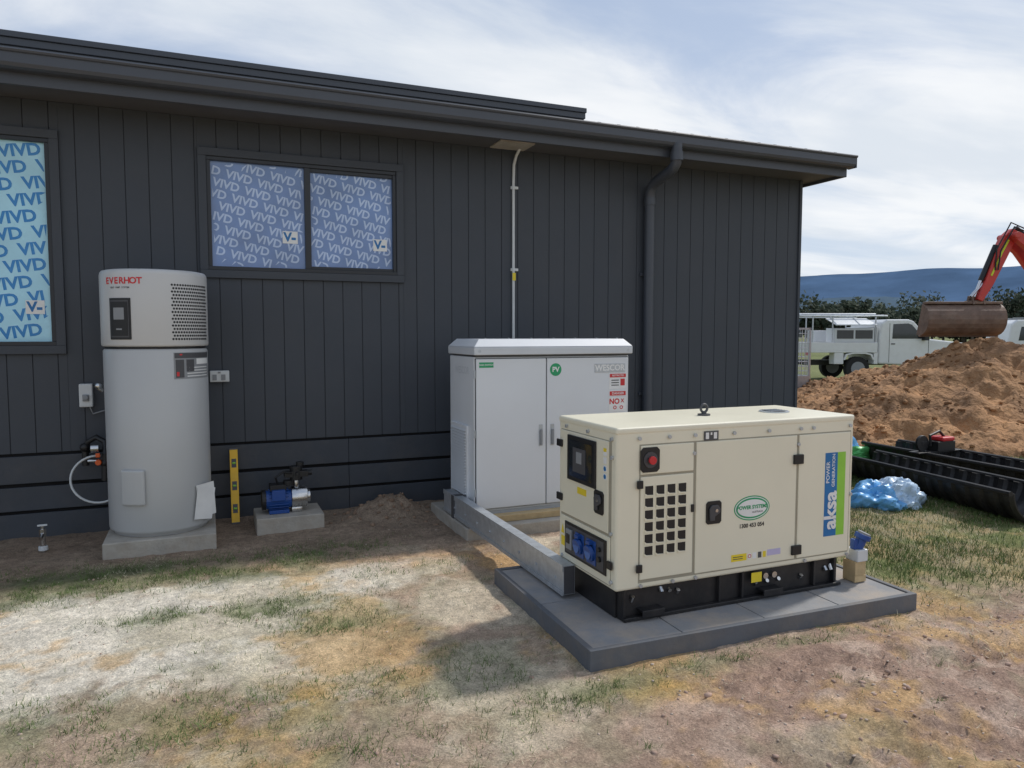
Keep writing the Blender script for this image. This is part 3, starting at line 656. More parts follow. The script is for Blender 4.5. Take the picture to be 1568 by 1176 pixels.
def handle(par,T):
    b=B(); b.prism([T(x,0.,z) for x,z in fpoly(0,0,.048,.060,.012)],T(0,-.006,0,True)); b.obj('handle_recess',M_black,par,bevel=.002)
    b=B(); b.prism([T(x,-.006,z) for x,z in [(-.030,-.040),(-.034,.02),(-.02,.040),(.02,.040),(.034,.02),(.034,0),(.0,-.02),(0,-.040)]],T(0,-.010,0,True)); b.obj('handle_paddle',M_dgrey,par,bevel=.003)
    b=B(); b.cyl(T(.008,-.016,.012),T(.008,-.019,.012),.009,n=12); b.obj('handle_lock',M_steel,par)
def TF(cx,cz):
    def f(x,y,z,v=False): return (x,y,z) if v else (cx+x,gy0-.006+y,cz+z)
    return f
def TS(cy,cz):
    def f(x,y,z,v=False): return (y,-x,z) if v else (gx0-.006+y,cy-x,cz+z)
    return f
handle(G,TF(2.395,.585)); handle(G,TS(3.235,.655))
def ell(cx,cz,a,c,n=48): return [(cx+a*math.cos(2*math.pi*i/n),gy0-.0062,cz+c*math.sin(2*math.pi*i/n)) for i in range(n)]
LX=2.645
b=B(); b.prism(ell(LX,.585,.118,.066),(0,-.0008,0)); b.obj('logo_outer',M_green,G)
b=B(); b.prism([(x,y-.0009,z) for x,y,z in ell(LX,.585,.112,.060)],(0,-.0006,0)); b.obj('logo_white',M_lab,G)
b=B(); b.prism([(x,y-.0017,z) for x,y,z in ell(LX,.585,.106,.055)],(0,-.0006,0)); b.obj('logo_inner',M_green,G)
b=B(); b.prism([(x,y-.0025,z) for x,y,z in ell(LX,.585,.097,.046)],(0,-.0006,0)); b.obj('logo_field',M_lab,G)
b=B(); b.text('POWER SYSTEMS',.0265,(LX,gy0-.0100,.590),off=.04); b.obj('logo_text',M_green,G,norm=False)
b=B(); b.text('1300 453 054',.030,(LX,gy0-.0072,.492),off=.03); b.obj('phone_text',M_black,G,norm=False)
b=B(); b.text('AUSTRALIA',.014,(LX+.035,gy0-.0100,.563)); b.obj('logo_text_small',M_dgrey,G,norm=False)
b=B()
for x,z in ((2.953,.825),(2.953,.325)): b.box(x-.035,x+.03,gy0-.020,gy0-.006,z-.026,z+.026)
for x,z in ((1.947,.765),(1.947,.345)): b.box(x-.016,x+.016,gy0-.018,gy0-.006,z-.02,z+.02)
for y,z in ((gy1-.03,.90),(gy1-.03,.60)): b.box(gx0-.018,gx0-.006,y-.03,y+.03,z-.02,z+.02)
b.box(gx0-.018,gx0-.006,3.10,3.14,.345,.385)
b.box(2.253,2.270,gy0-.014,gy0-.006,.60,.64)
b.obj('hinges',M_black,G,bevel=.003)
b=B(); b.box(3.150,3.240,gy0-.0072,gy0-.006,.375,.845); b.obj('banner_blue',M_blue,G)
b=B(); b.box(3.240,3.300,gy0-.0072,gy0-.006,.375,.845); b.obj('banner_green',M_lgreen,G)
b=B(); b.text('aksa',.125,(3.198,gy0-.0080,.52),(math.pi/2,-math.pi/2,0),off=.03); b.text('POWER',.035,(3.172,gy0-.0080,.735),(math.pi/2,-math.pi/2,0)); b.text('GENERATION',.030,(3.212,gy0-.0080,.745),(math.pi/2,-math.pi/2,0)); b.obj('banner_text',M_lab,G,norm=False)
zf=gy0-.0062
lab('top_sticker',2.33,2.42,.960,1.008,M_dgrey,G,y=gy0-.0035)
b=B(); b.box(2.34,2.36,gy0-.0052,gy0-.0046,.968,1.001); b.box(2.39,2.41,gy0-.0052,gy0-.0046,.968,1.001); b.box(2.37,2.38,gy0-.0052,gy0-.0046,.988,1.001); b.obj('top_sticker_icons',M_lab,G)
lab('warn_sticker_a',2.515,2.615,.308,.345,M_yel,G,y=zf); lab('warn_sticker_b',2.625,2.645,.311,.341,M_lab,G,y=zf); lab('warn_sticker_c',2.655,2.68,.311,.343,M_lab,G,y=zf); lab('warn_sticker_d',2.692,2.715,.311,.343,M_dgrey,G,y=zf); lab('warn_sticker_e',2.725,2.745,.311,.343,M_yel,G,y=zf)
M_lil=mat('lilac',(.55,.50,.72),.5); lab('warn_sticker_f',2.755,2.845,.315,.348,M_lil,G,y=zf)
b=B(); b.text('O',.03,(2.635,zf-.0016,.326)); b.obj('sticker_ring',M_red,G,norm=False)
b=B(); 
for z in (.318,.329): b.box(2.525,2.59,zf-.0016,zf-.001,z,z+.004)
b.obj('sticker_print',M_dgrey,G)
b=B()
def bolt(p,q,r=.010): b.cyl(p,q,r,n=10)
for x,z in ((1.945,.992),(2.12,.992),(2.275,.992),(2.52,.99),(2.75,.99),(2.97,.99),(3.06,.99),(3.33,.99),(1.96,.256),(2.27,.90),(2.955,.905),(3.02,.256),(3.33,.256),(2.15,.256),(2.29,.256),(3.345,.60)):
    bolt((x,gy0-.004,z),(x,gy0-.012,z),.0095)
for y,z in ((3.12,.99),(3.36,1.0),(3.60,1.0),(3.115,.90),(3.12,.52),(3.115,.28),(3.64,.275)):
    bolt((gx0-.001,y,z),(gx0-.012,y,z),.0095)
b.obj('bolts',M_galv,G)
xs_=gx0-.006
def sbox(nm,ya,yb,za,zb_,d,m,bev=0.):
    b=B(); b.box(xs_-d,xs_,ya,yb,za,zb_); return b.obj(nm,m,G,bevel=bev)
sbox('control_window_frame',3.265,3.575,.715,.96,.010,M_black,.006)
b=B(); b.box(xs_-.0125,xs_-.0102,3.295,3.545,.74,.935); b.obj('control_window_glass',M_glass,G)
b=B(); b.box(xs_-.014,xs_-.0127,3.36,3.50,.77,.90); b.obj('controller_panel',M_dgrey,G)
b=B(); b.box(xs_-.0152,xs_-.0142,3.40,3.46,.82,.88); b.obj('controller_screen',M_mgrey,G)
b=B(); b.box(xs_-.0012,xs_,3.37,3.47,.655,.69); b.obj('side_label_yellow',M_yel,G)
b=B()
for z in (.90,.86,.82,.78): b.box(xs_-.0012,xs_,3.165,3.195,z,z+.032)
b.obj('side_label_column',M_lab,G)
b=B(); b.box(xs_-.0016,xs_-.0012,3.165,3.195,.92,.938); b.obj('side_label_top',M_yel,G)
b=B(); b.cyl((xs_-.002,3.18,.835),(xs_-.0012,3.18,.835),.012); b.cyl((xs_-.002,3.18,.795),(xs_-.0012,3.18,.795),.012); b.obj('side_label_discs',M_blue,G)
b=B(); b.prism([(xs_-.0012,3.62,.40),(xs_-.0012,3.655,.40),(xs_-.0012,3.6375,.45)],(-.001,0,0)); b.obj('hazard_triangle',M_yel,G)
sbox('hazard_label',3.615,3.655,.33,.385,.0012,M_yel)
sbox('socket_bay_frame',3.155,3.605,.298,.478,.006,M_black,.004)
b=B(); b.box(xs_-.0085,xs_-.0062,3.175,3.585,.312,.465); b.obj('socket_plate',M_dgrey,G,bevel=.001)
b=B(); b.box(xs_-.022,xs_-.0087,3.50,3.565,.335,.445); b.obj('breaker_cover',M_mgrey,G,bevel=.004)
b=B(); b.box(xs_-.026,xs_-.0222,3.515,3.55,.37,.42); b.obj('breaker_switch',M_black,G)
b=B()
for y in (3.42,3.295):
    b.box(xs_-.014,xs_-.0087,y-.048,y+.048,.322,.448); b.cyl((xs_-.012,y,.383),(xs_-.032,y,.378),.045,.043,n=28)
    b.box(xs_-.036,xs_-.012,y-.02,y+.02,.426,.444)
b.obj('blue_sockets',M_blue2,G,bevel=.003)
b=B()
for y in (3.42,3.295): b.cyl((xs_-.0325,y,.378),(xs_-.0345,y,.378),.030,n=24)
b.obj('socket_lids',mat('socket_lid_blue',(.03,.13,.42),.3),G)
b=B(); b.cyl((xs_-.0087,3.21,.42),(xs_-.022,3.21,.42),.012); b.cyl((xs_-.0087,3.21,.37),(xs_-.022,3.21,.37),.014); b.obj('terminal_knobs',M_black,G)
zt2=zt+.008
b=B(); b.cyl((2.56,3.38,zt2-.002),(2.56,3.38,zt2+.007),.035,n=16); b.cyl((2.56,3.38,zt2+.007),(2.56,3.38,zt2+.02),.014,n=12)
pts=[(2.56+.022*math.cos(t),3.38,zt2+.038+.022*math.sin(t)) for t in np.linspace(0,2*math.pi,20)]
b.tube(pts,.007,8); b.obj('lifting_eye',M_dgrey,G,smooth=True)
b=B(); b.cyl((3.06,3.38,zt2-.0015),(3.06,3.38,zt2+.004),.085,n=32); b.obj('exhaust_ring',M_galv,G)
b=B(); b.cyl((3.06,3.38,zt2+.0042),(3.06,3.38,zt2+.005),.065,n=32); b.obj('exhaust_hole',M_black,G)
b=B(); 
for k in range(5): b.box(3.0,3.12,3.335+k*.022,3.339+k*.022,zt2+.0055,zt2+.009)
b.obj('exhaust_guard',M_galv,G)
T=Par('power_inlet_post',(3.45,3.10,0),shift=(-.005,-.05,0))
b=B(); b.box(3.405,3.485,3.07,3.16,.0805,.20); b.obj('post',M_wood,T,bevel=.003)
b=B(); b.box(3.395,3.480,3.063,3.0695,.084,.12); b.obj('cardboard',M_wood,T)
b=B(); b.box(3.41,3.49,3.06,3.15,.20,.27); b.obj('pvc_box',M_pvc,T,bevel=.006)
b=B(); b.cyl((3.445,3.10,.27),(3.468,3.09,.325),.030,n=20); b.cyl((3.468,3.09,.325),(3.478,3.086,.352),.044,n=24); b.box(3.40,3.43,3.08,3.11,.271,.33); b.obj('blue_plug',M_blue2,T,bevel=.003)
b=B(); b.cyl((3.4785,3.0858,.353),(3.482,3.084,.362),.036,n=20); b.obj('plug_face',M_mgrey,T)
# ------------------------------------------------------------------ mound
def mh(x,y):
    n=fbm(x*.8+2,y*.8+7,5,.55)-.5
    xx=x+n*1.0; yy=y+(fbm(x*.8+22,y*.8+3,4)-.5)*1.0
    def c2(cx,cy,h,r,p=1.05):
        d=np.hypot(xx-cx,yy-cy); return h*np.clip(1-(d/r)**p,-.3,None)
    a=np.maximum.reduce([c2(12.25,8.35,1.62,3.9,.90),c2(14.3,7.2,1.1,3.0),c2(10.2,9.0,.60,2.4),c2(10.6,6.9,.56,2.1),c2(12.9,11,.8,3.0),c2(9.1,8.0,.34,1.5),c2(12.2,5.6,.55,2.2)])
    rid=np.abs(fbm(x*1.6+5,y*1.6+3,4,.55)-.5)
    return a-rid*.6+(fbm(x*3.2,y*3.2,5,.6)-.5)*.24+(fbm(x*9,y*9,4,.65)-.5)*.12-.0
mx=np.arange(6.8,18,.045); my=np.arange(3.2,14.5,.045); XX,YY=np.meshgrid(mx,my); ZZ=mh(XX,YY)
ZZ=np.where(ZZ<-.02,-.06,ZZ); zr=ZZ.ravel()
gridmesh('dirt_mound',XX,YY,ZZ,M_dirt,True,keep=lambda q: zr[q].max(1)>-.05)
stones('mound_clods',16000,lambda x,y:(mh(x,y)>0)*(.25+.75*sst(.45,.6,fbm(x*1.4,y*1.4,3))),7,16.5,4,12.5,.006,.06,M_dirt,hf=mh,pw=4)
# ------------------------------------------------------------------ far vehicles
RZ=math.radians(-22.8)
def campos(right,f,z=0): return (.922*right+.3875*f,-.3875*right+.922*f,z)
def wheel(b,t,x,y,r=.36,w=.2):
    b.cyl((x,y-w/2,r),(x,y+w/2,r),r,n=28)
    t.cyl((x,y-w/2-.01,r),(x,y+w/2+.01,r),r*.58,n=20)
V=Par('utility_truck',campos(9.60,23.5),RZ+math.radians(3),local=True,scale=1.09)
b=B();t=B()
for x in (1.45,4.40):
    for y in (.13,1.67): wheel(b,t,x,y)
b.obj('tyres',M_tyre,V,bevel=.02); t.obj('rims',M_mgrey,V)
cab=[(2.05,.50),(2.05,1.25),(2.12,1.72),(2.28,1.82),(2.95,1.82),(3.10,1.77),(3.62,1.24),(4.7,1.12),(5.05,1.02),(5.15,.75),(5.13,.45),(4.82,.42),(4.78,.65),(4.60,.83),(4.40,.87),(4.20,.83),(4.02,.65),(3.97,.42)]
b=B(); b.prism([(x,.0,z) for x,z in cab],(0,1.8,0)); b.obj('cab_body',M_vehw,V,bevel=.05,seg=3)
b=B()
for y in (-.006,1.803):
    b.prism([(2.45,y,1.25),(2.47,y,1.68),(2.92,y,1.70),(3.04,y,1.66),(3.42,y,1.25)],(0,.003,0))
b.prism([(3.14,.12,1.745),(3.60,.12,1.27),(3.61,.12,1.28),(3.16,.12,1.76)],(0,1.56,0)); b.obj('windows',M_glass,V)
b=B(); b.box(3.34,3.47,-.19,-.02,1.2,1.38); b.box(2.42,2.54,-.012,-.002,1.08,1.11); b.box(3.56,3.572,-.004,-.001,.55,1.2); b.box(2.36,2.372,-.004,-.001,.55,1.7)
b.box(4.05,4.75,.1,1.7,.4,.8); b.box(0.1,4.2,.55,.75,.45,.6); b.box(0.1,4.2,1.05,1.25,.45,.6); b.box(5.14,5.19,.2,1.6,.6,.9)
b.obj('black_trim',M_black,V)
b=B(); b.box(0,2.0,-.03,1.83,.84,.90)
for y in (-.03,1.80): b.box(0,2.0,y,y+.03,.90,1.14)
b.box(0,.03,0,1.8,.90,1.14); b.box(1.97,2.0,0,1.8,.90,1.6)
b.box(.70,.98,-.02,.3,.50,.84); b.box(1.90,2.02,-.02,.3,.50,.84); b.prism([(.98,-.025,.62),(1.05,-.025,.80),(1.25,-.025,.84),(1.65,-.025,.84),(1.85,-.025,.80),(1.92,-.025,.62),(1.87,-.025,.62),(1.8,-.025,.76),(1.63,-.025,.80),(1.27,-.025,.80),(1.10,-.025,.76),(1.03,-.025,.62)],(0,.3,0)); b.obj('tray',M_vehw,V,bevel=.01)
b=B(); b.box(.7,1.92,.02,.55,1.141,1.56); b.box(.7,1.92,1.25,1.78,1.141,1.5); b.obj('toolboxes',M_lid,V,bevel=.015)
b=B(); b.prism([(.68,-.10,1.66),(.68,.55,1.86),(.68,.55,1.84),(.68,-.10,1.64)],(1.26,0,0)); b.obj('toolbox_lid',M_galv,V)
b=B(); b.box(.78,1.28,.010,.019,1.25,1.50); b.box(1.34,1.86,.010,.019,1.25,1.50); b.obj('toolbox_contents',M_dgrey,V)
b=B()
for x in (0.05,0.65,1.95):
    for y in (.03,1.77): b.cyl((x,y,1.1),(x,y,1.92),.022,n=8)
for y in (.03,1.77): b.cyl((-.35,y,1.92),(2.3,y,1.92),.025,n=8)
for x in (-.3,.3,.9,1.6,2.2): b.cyl((x,.03,1.94),(x,1.77,1.94),.02,n=8)
b.cyl((-.5,.5,1.97),(2.2,.5,1.97),.04,n=8); b.obj('ladder_rack',M_galv,V)
b=B(); b.box(-.012,.0,.05,.35,.76,.84); b.box(-.012,.0,1.45,1.75,.76,.84); b.obj('tail_lights',M_red,V)
V=Par('parked_van',campos(16.2,24.0),RZ+math.radians(-12),local=True)
b=B();t=B()
for x in (.9,3.9):
    for y in (.15,1.65): wheel(b,t,x,y,.34)
b.obj('tyres',M_tyre,V,bevel=.02); t.obj('rims',M_mgrey,V)
vb=[(0,.4),(.02,1.1),(.12,1.85),(.3,1.98),(3.3,1.98),(3.5,1.92),(4.3,1.25),(4.75,1.1),(4.85,.85),(4.83,.4),(4.3,.38),(4.2,.7),(3.9,.8),(3.6,.7),(3.5,.38),(1.3,.38),(1.2,.7),(.9,.8),(.6,.7),(.5,.38)]
b=B(); b.prism([(x,0,z) for x,z in vb],(0,1.8,0)); b.obj('body',M_vehw,V,bevel=.06,seg=3)
b=B()
for y in (-.005,1.803):
    b.prism([(.35,y,1.3),(.42,y,1.75),(1.5,y,1.78),(1.5,y,1.3)],(0,.003,0)); b.prism([(1.6,y,1.3),(1.6,y,1.78),(2.6,y,1.78),(2.6,y,1.3)],(0,.003,0)); b.prism([(2.72,y,1.3),(2.72,y,1.78),(3.35,y,1.76),(3.95,y,1.3)],(0,.003,0))
b.obj('windows',M_glass,V)
b=B(); b.box(.2,3.4,.1,.13,2.02,2.06); b.box(.2,3.4,1.67,1.7,2.02,2.06)
for x in (.5,1.7,2.9): b.box(x,x+.04,.1,1.7,2.0,2.04)
b.obj('roof_rack',M_mgrey,V)
V=Par('cage_trailer',campos(5.0,15.4),RZ+math.radians(8),local=True)
b=B(); 
for x in np.arange(0,1.36,.09): b.cyl((x,0,.62),(x,0,1.62),.006,n=5); b.cyl((x,2.2,.62),(x,2.2,1.62),.006,n=5)
for z in np.arange(.62,1.63,.1):
    for y in (0,2.2): b.cyl((0,y,z),(1.35,y,z),.006,n=5)
    for x in (0,1.35): b.cyl((x,0,z),(x,2.2,z),.006,n=5)
for y in np.arange(0,2.21,.1):
    for x in (0,1.35): b.cyl((x,y,.62),(x,y,1.62),.006,n=5)
for x in (0,1.35):
    for y in (0,2.2): b.box(x-.02,x+.02,y-.02,y+.02,.4,1.63)
b.box(-.02,1.37,-.02,.02,1.6,1.64); b.box(-.02,1.37,2.18,2.22,1.6,1.64)
b.box(-.02,1.37,-.03,0,.35,.62); b.box(-.02,1.37,2.2,2.23,.35,.62); b.box(-.03,0,0,2.2,.35,.62); b.box(1.35,1.38,0,2.2,.35,.62); b.box(0,1.35,0,2.2,.36,.40)
b.box(.64,.72,2.2,3.4,.34,.42); b.obj('cage_body',M_galv,V)
b=B(); b.box(1.24,1.37,-.06,-.031,.28,.42); b.box(.0,.12,-.06,-.031,.28,.42); b.obj('tail_lights',M_red,V)
b=B(); b.box(.92,1.22,-.04,-.031,.22,.34); b.obj('number_plate',M_lab,V)
b=B(); b.text('06B',.11,(1.07,-.043,.28)); b.obj('plate_text',M_black,V,norm=False)
b=B();t=B()
for x in (-.12,1.47): wheel(b,t,x,1.1,.3,.16)
b.obj('tyres',M_tyre,V); t.obj('rims',M_mgrey,V)
# ------------------------------------------------------------------ excavator
V=Par('excavator',campos(8.10,12.8,2.04),RZ,local=True,scale=.94)
prof=[]
for i in range(13):
    a=math.radians(100+i*16); prof.append((.10+.30*math.cos(a),-.30+.30*math.sin(a)))
inner=[(.10+.27*math.cos(math.radians(100+i*16)),-.30+.27*math.sin(math.radians(100+i*16))) for i in range(13)][::-1]
b=B(); b.prism([(-.98,y,z) for y,z in prof+inner],(1.42,0,0))
b.prism([(-.995,y,z) for y,z in prof],(.03,0,0)); b.prism([(.42,y,z) for y,z in prof],(.03,0,0))
b.box(-1.0,.46,.06,.14,-.62,-.585); b.box(-.98,.44,-.06,.06,-.015,.03)
b.obj('bucket',M_rust,V,bevel=.01)
b=B(); 
for x in (-.12,.08): b.prism([(x,-.08,-.02),(x,-.02,.14),(x,.10,.14),(x,.16,-.02)],(.03,0,0))
b.box(-.16,.14,-.05,.13,.0,.05); b.cyl((-.15,.03,.10),(.14,.03,.10),.035,n=12); b.obj('bucket_ears',M_rust,V)
def beam(b,pts,y0,y1):
    L=[];Rr=[]
    for i,(x,z,hw) in enumerate(pts):
        p=Vector((x,z)); a=Vector(pts[max(i-1,0)][:2]); c=Vector(pts[min(i+1,len(pts)-1)][:2]); d=(c-a).normalized(); nn=Vector((-d.y,d.x))
        L.append(p+nn*hw); Rr.append(p-nn*hw)
    P=L+Rr[::-1]; b.prism([(p.x,y0,p.y) for p in P],(0,y1-y0,0))
b=B(); beam(b,[(-.0,.05,.05),(.15,.35,.08),(.35,.85,.11),(.50,1.18,.11),(.60,1.33,.06)],-.09,.09); 
bo=[(.53,1.22,.07),(.85,1.02,.12),(1.4,.35,.15),(2.2,-.25,.17),(3.1,-.80,.12)]
beam(b,bo,.10,.24); beam(b,bo,-.24,-.10)
b.cyl((.53,-.26,1.22),(.53,.26,1.22),.06,n=16); b.obj('arm_and_boom',M_exred,V,bevel=.012)
b=B(); beam(b,[(.18,.50,.016),(.36,.93,.016),(.47,1.15,.016)],-.098,-.091); beam(b,[(.90,1.04,.016),(1.4,.45,.016),(2.1,-.1,.016)],-.25,-.241); b.obj('reflective_stripe',M_hiv,V)
b=B(); b.cyl((.05,0,.42),(.30,0,1.06),.05,n=12); b.cyl((.64,-.0,1.38),(1.4,-.0,.72),.05,n=12); b.tube([(.28,-.12,.6),(.30,-.14,.95),(.52,-.16,1.38),(.75,-.12,1.30),(1.0,-.1,1.05)],.014,6); b.tube([(.24,-.10,.6),(.24,-.12,.98),(.48,-.12,1.46),(.8,-.08,1.34),(1.0,-.06,1.1)],.014,6); b.obj('hoses',M_black,V)
b=B(); b.cyl((-.06,0,.12),(.05,0,.42),.028,n=12); b.cyl((-.12,0,.12),(.10,0,.38),.03,n=12); b.obj('ram_rods',M_steel,V)
b=B(); b.box(2.9,5.0,-.9,.9,-1.25,-.45); b.prism([(4.2,-.9,-.45),(4.3,-.9,.0),(5.0,-.9,.0),(5.05,-.9,-.45)],(0,1.8,0)); b.obj('house_body',M_exred,V,bevel=.06)
b=B(); b.prism([(3.1,-.85,-.45),(3.2,-.85,.55),(3.35,-.85,.75),(4.2,-.85,.75),(4.25,-.85,-.45)],(0,.95,0)); b.obj('cab_glass',M_glass,V,bevel=.03)
b=B(); b.box(3.15,4.3,-.9,.15,.75,.80)
for x in (3.12,4.2): b.box(x,x+.07,-.87,-.83,-.45,.75)
b.obj('cab_roof',M_dgrey,V,bevel=.02)
b=B()
for y in (-.95,.55):
    P=[(2.9,-1.85),(3.05,-1.5),(5.1,-1.5),(5.3,-1.7),(5.2,-2.05),(3.05,-2.17)]
    b.prism([(x,y,z) for x,z in P],(0,.4,0))
    for k in range(16): x=3.0+k*.14; b.box(x,x+.06,y-.01,y+.41,-1.5,-1.47)
b.box(3.6,4.6,-.5,.5,-1.6,-1.2); b.obj('tracks',M_tyre,V,bevel=.04)
# ------------------------------------------------------------------ drainage arches (half pipes)
def trough(p0,p1,r,nrib):
    p0=Vector(p0);p1=Vector(p1); d=(p1-p0); Lh=d.length; d.normalize(); s=Vector((0,0,1)).cross(d).normalized(); b=B(); rings=[]
    N=nrib*6
    for k in range(N+1):
        t=k/N; ph=(k%6); rr=r*(1.0 if ph in(0,1,2) else 1.10)
        c=p0+d*Lh*t
        ring=[]
        for i in range(25):
            a=math.pi*i/24
            ring.append(b.bm.verts.new(c+s*rr*math.cos(a)-Vector((0,0,1))*(rr*math.sin(a))))
        for i in range(24,-1,-1):
            a=math.pi*i/24; r2=rr-.012
            ring.append(b.bm.verts.new(c+s*r2*math.cos(a)-Vector((0,0,1))*(r2*math.sin(a))))
        rings.append(ring)
    for A,Bb in zip(rings,rings[1:]):
        n=len(A)
        for i in range(n): b.bm.faces.new((A[i],A[(i+1)%n],Bb[(i+1)%n],Bb[i]))
    for R_ in (rings[0],rings[-1]):
        n=len(R_)//2
        for i in range(n-1): b.bm.faces.new((R_[i],R_[i+1],R_[2*n-2-i],R_[2*n-1-i]))
    return b
for (p0,p1) in (((6.42,5.75,.235),(6.06,3.66,.25)),((7.20,6.1,.26),(7.0,3.85,.27))):
    T=Par('drainage_pipe',p0); b=trough(p0,p1,.235,15); b.obj('ribbed_shell',M_poly,T)
    b=B(); s_=Vector((0,0,1)).cross((Vector(p1)-Vector(p0)).normalized())
    for sg in (-1,1):
        b.cyl(Vector(p0)+s_*sg*.262,Vector(p1)+s_*sg*.262,.022,n=8)
    b.obj('rim_flanges',M_poly,T)
# cut-off saw resting across the rims of the rear pipe
T=Par('demolition_saw',(7.25,5.9,.55),shift=(-.12,-.62,-.215))
b=B(); b.box(7.12,7.38,5.85,6.0,.50,.60); b.tube([(7.10,5.92,.55),(7.08,5.92,.66),(7.22,5.92,.70),(7.32,5.92,.62)],.015,8); b.cyl((7.0,5.93,.58),(7.0,5.96,.58),.085,n=20); b.box(6.98,7.14,5.925,5.965,.56,.60)
b.box(6.85,7.50,5.86,5.98,.485,.50); b.obj('body',M_black,T,bevel=.01)
b=B(); b.box(7.18,7.36,5.84,6.01,.60,.645); b.obj('cover',M_red,T,bevel=.015)
def crumple(name,c,sx,sy,sz,m,seed=1,sq=1.):
    T=Par(name,c); b=B()
    bmesh.ops.create_icosphere(b.bm,subdivisions=5,radius=1)
    vs=list(b.bm.verts); P=np.array([v.co[:] for v in vs]); px,py,pz=P.T
    n_=fbm(px*1.3+seed*9+pz,py*1.3+pz*1.2,3,.5); n2=np.abs(fbm(px*2.6+seed*3-pz*1.2,py*2.6+pz*1.7,4,.55)-.5)*2
    k=.55+.85*n_-.45*n2
    P=np.sign(P)*np.abs(P)**sq
    for v,kk,p in zip(vs,k,P): v.co=Vector((c[0]+p[0]*sx*kk,c[1]+p[1]*sy*kk,c[2]+max(p[2]*sz*kk,-.05)))
    return b.obj('sheet',m,T,smooth=True,split=38)
crumple('blue_tarp',(5.44,4.64,.02),.26,.24,.19,M_tarp,seed=3)
crumple('plastic_bag',(5.60,4.58,.02),.27,.22,.21,M_tarpw,seed=5)
crumple('green_bag',(6.66,6.22,.03),.42,.22,.20,M_gbag,seed=8,sq=.6)
crumple('blue_bag',(7.0,6.45,.04),.30,.2,.26,M_tarp,seed=9)
# ------------------------------------------------------------------ hills
def hill(name,dist,base,amp,m,a0,a1,seed,freq=.035):
    b=B(); n=420; nr=9; rows=[[] for _ in range(nr)]
    for i in range(n+1):
        a=a0+(a1-a0)*i/n; s,c=math.sin(a),math.cos(a)
        h=base+amp*float(fbm(np.array([i*freq+seed]),np.array([seed*1.]),6,.5)[0]-.5)
        for j in range(nr):
            t=j/(nr-1); d=dist*(.9+.3*t); fold=float(fbm(np.array([i*.12+seed*3]),np.array([j*.45]),4)[0]-.5)*(1-t)*t*4
            z=-3+(h+3)*(t**.8)+fold*base*.16
            d=d+fold*dist*.06
            rows[j].append(b.bm.verts.new((d*s,d*c,max(z,-3))))
    for j in range(nr-1):
        for i in range(n): b.bm.faces.new((rows[j][i],rows[j][i+1],rows[j+1][i+1],rows[j+1][i]))
    return b.obj(name,m,None,smooth=False)
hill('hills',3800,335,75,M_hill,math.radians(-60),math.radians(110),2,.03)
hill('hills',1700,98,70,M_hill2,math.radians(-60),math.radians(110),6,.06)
def tree_mass(name,specs):
    b=B(); trunks=B(); 
    for (x,y,h,wd) in specs:
        trunks.tube([(x,y,-.2),(x+.1,y,h*.35),(x-.1*wd,y,h*.6)],[.25,.18,.06],6)
        for k in range(4):
            a=random.uniform(0,6.28); trunks.tube([(x,y,h*.3),(x+math.cos(a)*wd*.3,y+math.sin(a)*wd*.3,h*.6)],[.1,.04],5)
        cl=[]
        for k in range(10):
            a=random.uniform(0,6.28); rr=random.uniform(.1,.9)*wd*.5
            cl.append((x+math.cos(a)*rr,y+math.sin(a)*rr,h*random.uniform(.28,.86),wd*random.uniform(.15,.25)))
        for (cx,cy,cz,cr) in cl:
            for i in range(70):
                d=Vector((random.gauss(0,1),random.gauss(0,1),random.gauss(0,.75))).normalized()*cr*random.uniform(.4,1.05)
                p=Vector((cx,cy,cz))+d; s=random.uniform(.25,.6)
                u=Vector((random.gauss(0,1),random.gauss(0,1),random.gauss(0,1))).normalized(); w_=u.orthogonal().normalized()
                vs=[b.bm.verts.new(p+u*s),b.bm.verts.new(p+w_*s*.7),b.bm.verts.new(p-u*s*.6),b.bm.verts.new(p-w_*s*.7)]
                b.bm.faces.new(vs)
    T=Par(name,(specs[0][0],specs[0][1],0)); b.obj('foliage',M_leaf,T,norm=False); trunks.obj('trunks',M_bark,T)
sp=[]
random.seed(11)
for i in range(70):
    u=random.uniform(.36,.80); f=random.uniform(115,165); h=random.uniform(4.6,6.3)
    if .41<u<.48: h*=random.uniform(1.2,1.55)
    if .50<u<.56: h*=random.uniform(1.4,1.75)
    if .67<u<.73: h*=1.55
    x,y,_=campos(u*f,f); sp.append((x,y,h,h*random.uniform(.9,1.4)))
tree_mass('distant_trees',sp)
# ------------------------------------------------------------------ sky / sun
w=bpy.data.worlds.new('World'); scene.world=w; w.use_nodes=True; nt=w.node_tree;N=nt.nodes;L=nt.links
bg=N['Background']; bg.inputs['Strength'].default_value=.107
sd=Vector((.86,.23,1)).normalized()
sky=N.new('ShaderNodeTexSky'); sky.sky_type='NISHITA'; sky.sun_disc=False; sky.sun_elevation=math.asin(sd.z); sky.sun_rotation=math.atan2(sd.x,sd.y)
sky.dust_density=1.0; sky.air_density=1.0
tc=N.new('ShaderNodeTexCoord'); sep=N.new('ShaderNodeSeparateXYZ'); L.new(tc.outputs['Generated'],sep.inputs[0])
def math_(op,a,b_=None,c_=None,clamp=False):
    n=N.new('ShaderNodeMath'); n.operation=op; n.use_clamp=clamp
    for i,v in enumerate((a,b_,c_)):
        if v is None: continue
        if isinstance(v,(int,float)): n.inputs[i].default_value=v
        else: L.new(v,n.inputs[i])
    return n.outputs[0]
def mrange(v,a,b_,c_,d,smooth=True):
    n=N.new('ShaderNodeMapRange'); n.interpolation_type='SMOOTHSTEP' if smooth else 'LINEAR'
    for i,k in enumerate((a,b_,c_,d)): n.inputs[i+1].default_value=k
    L.new(v,n.inputs[0]); return n.outputs[0]
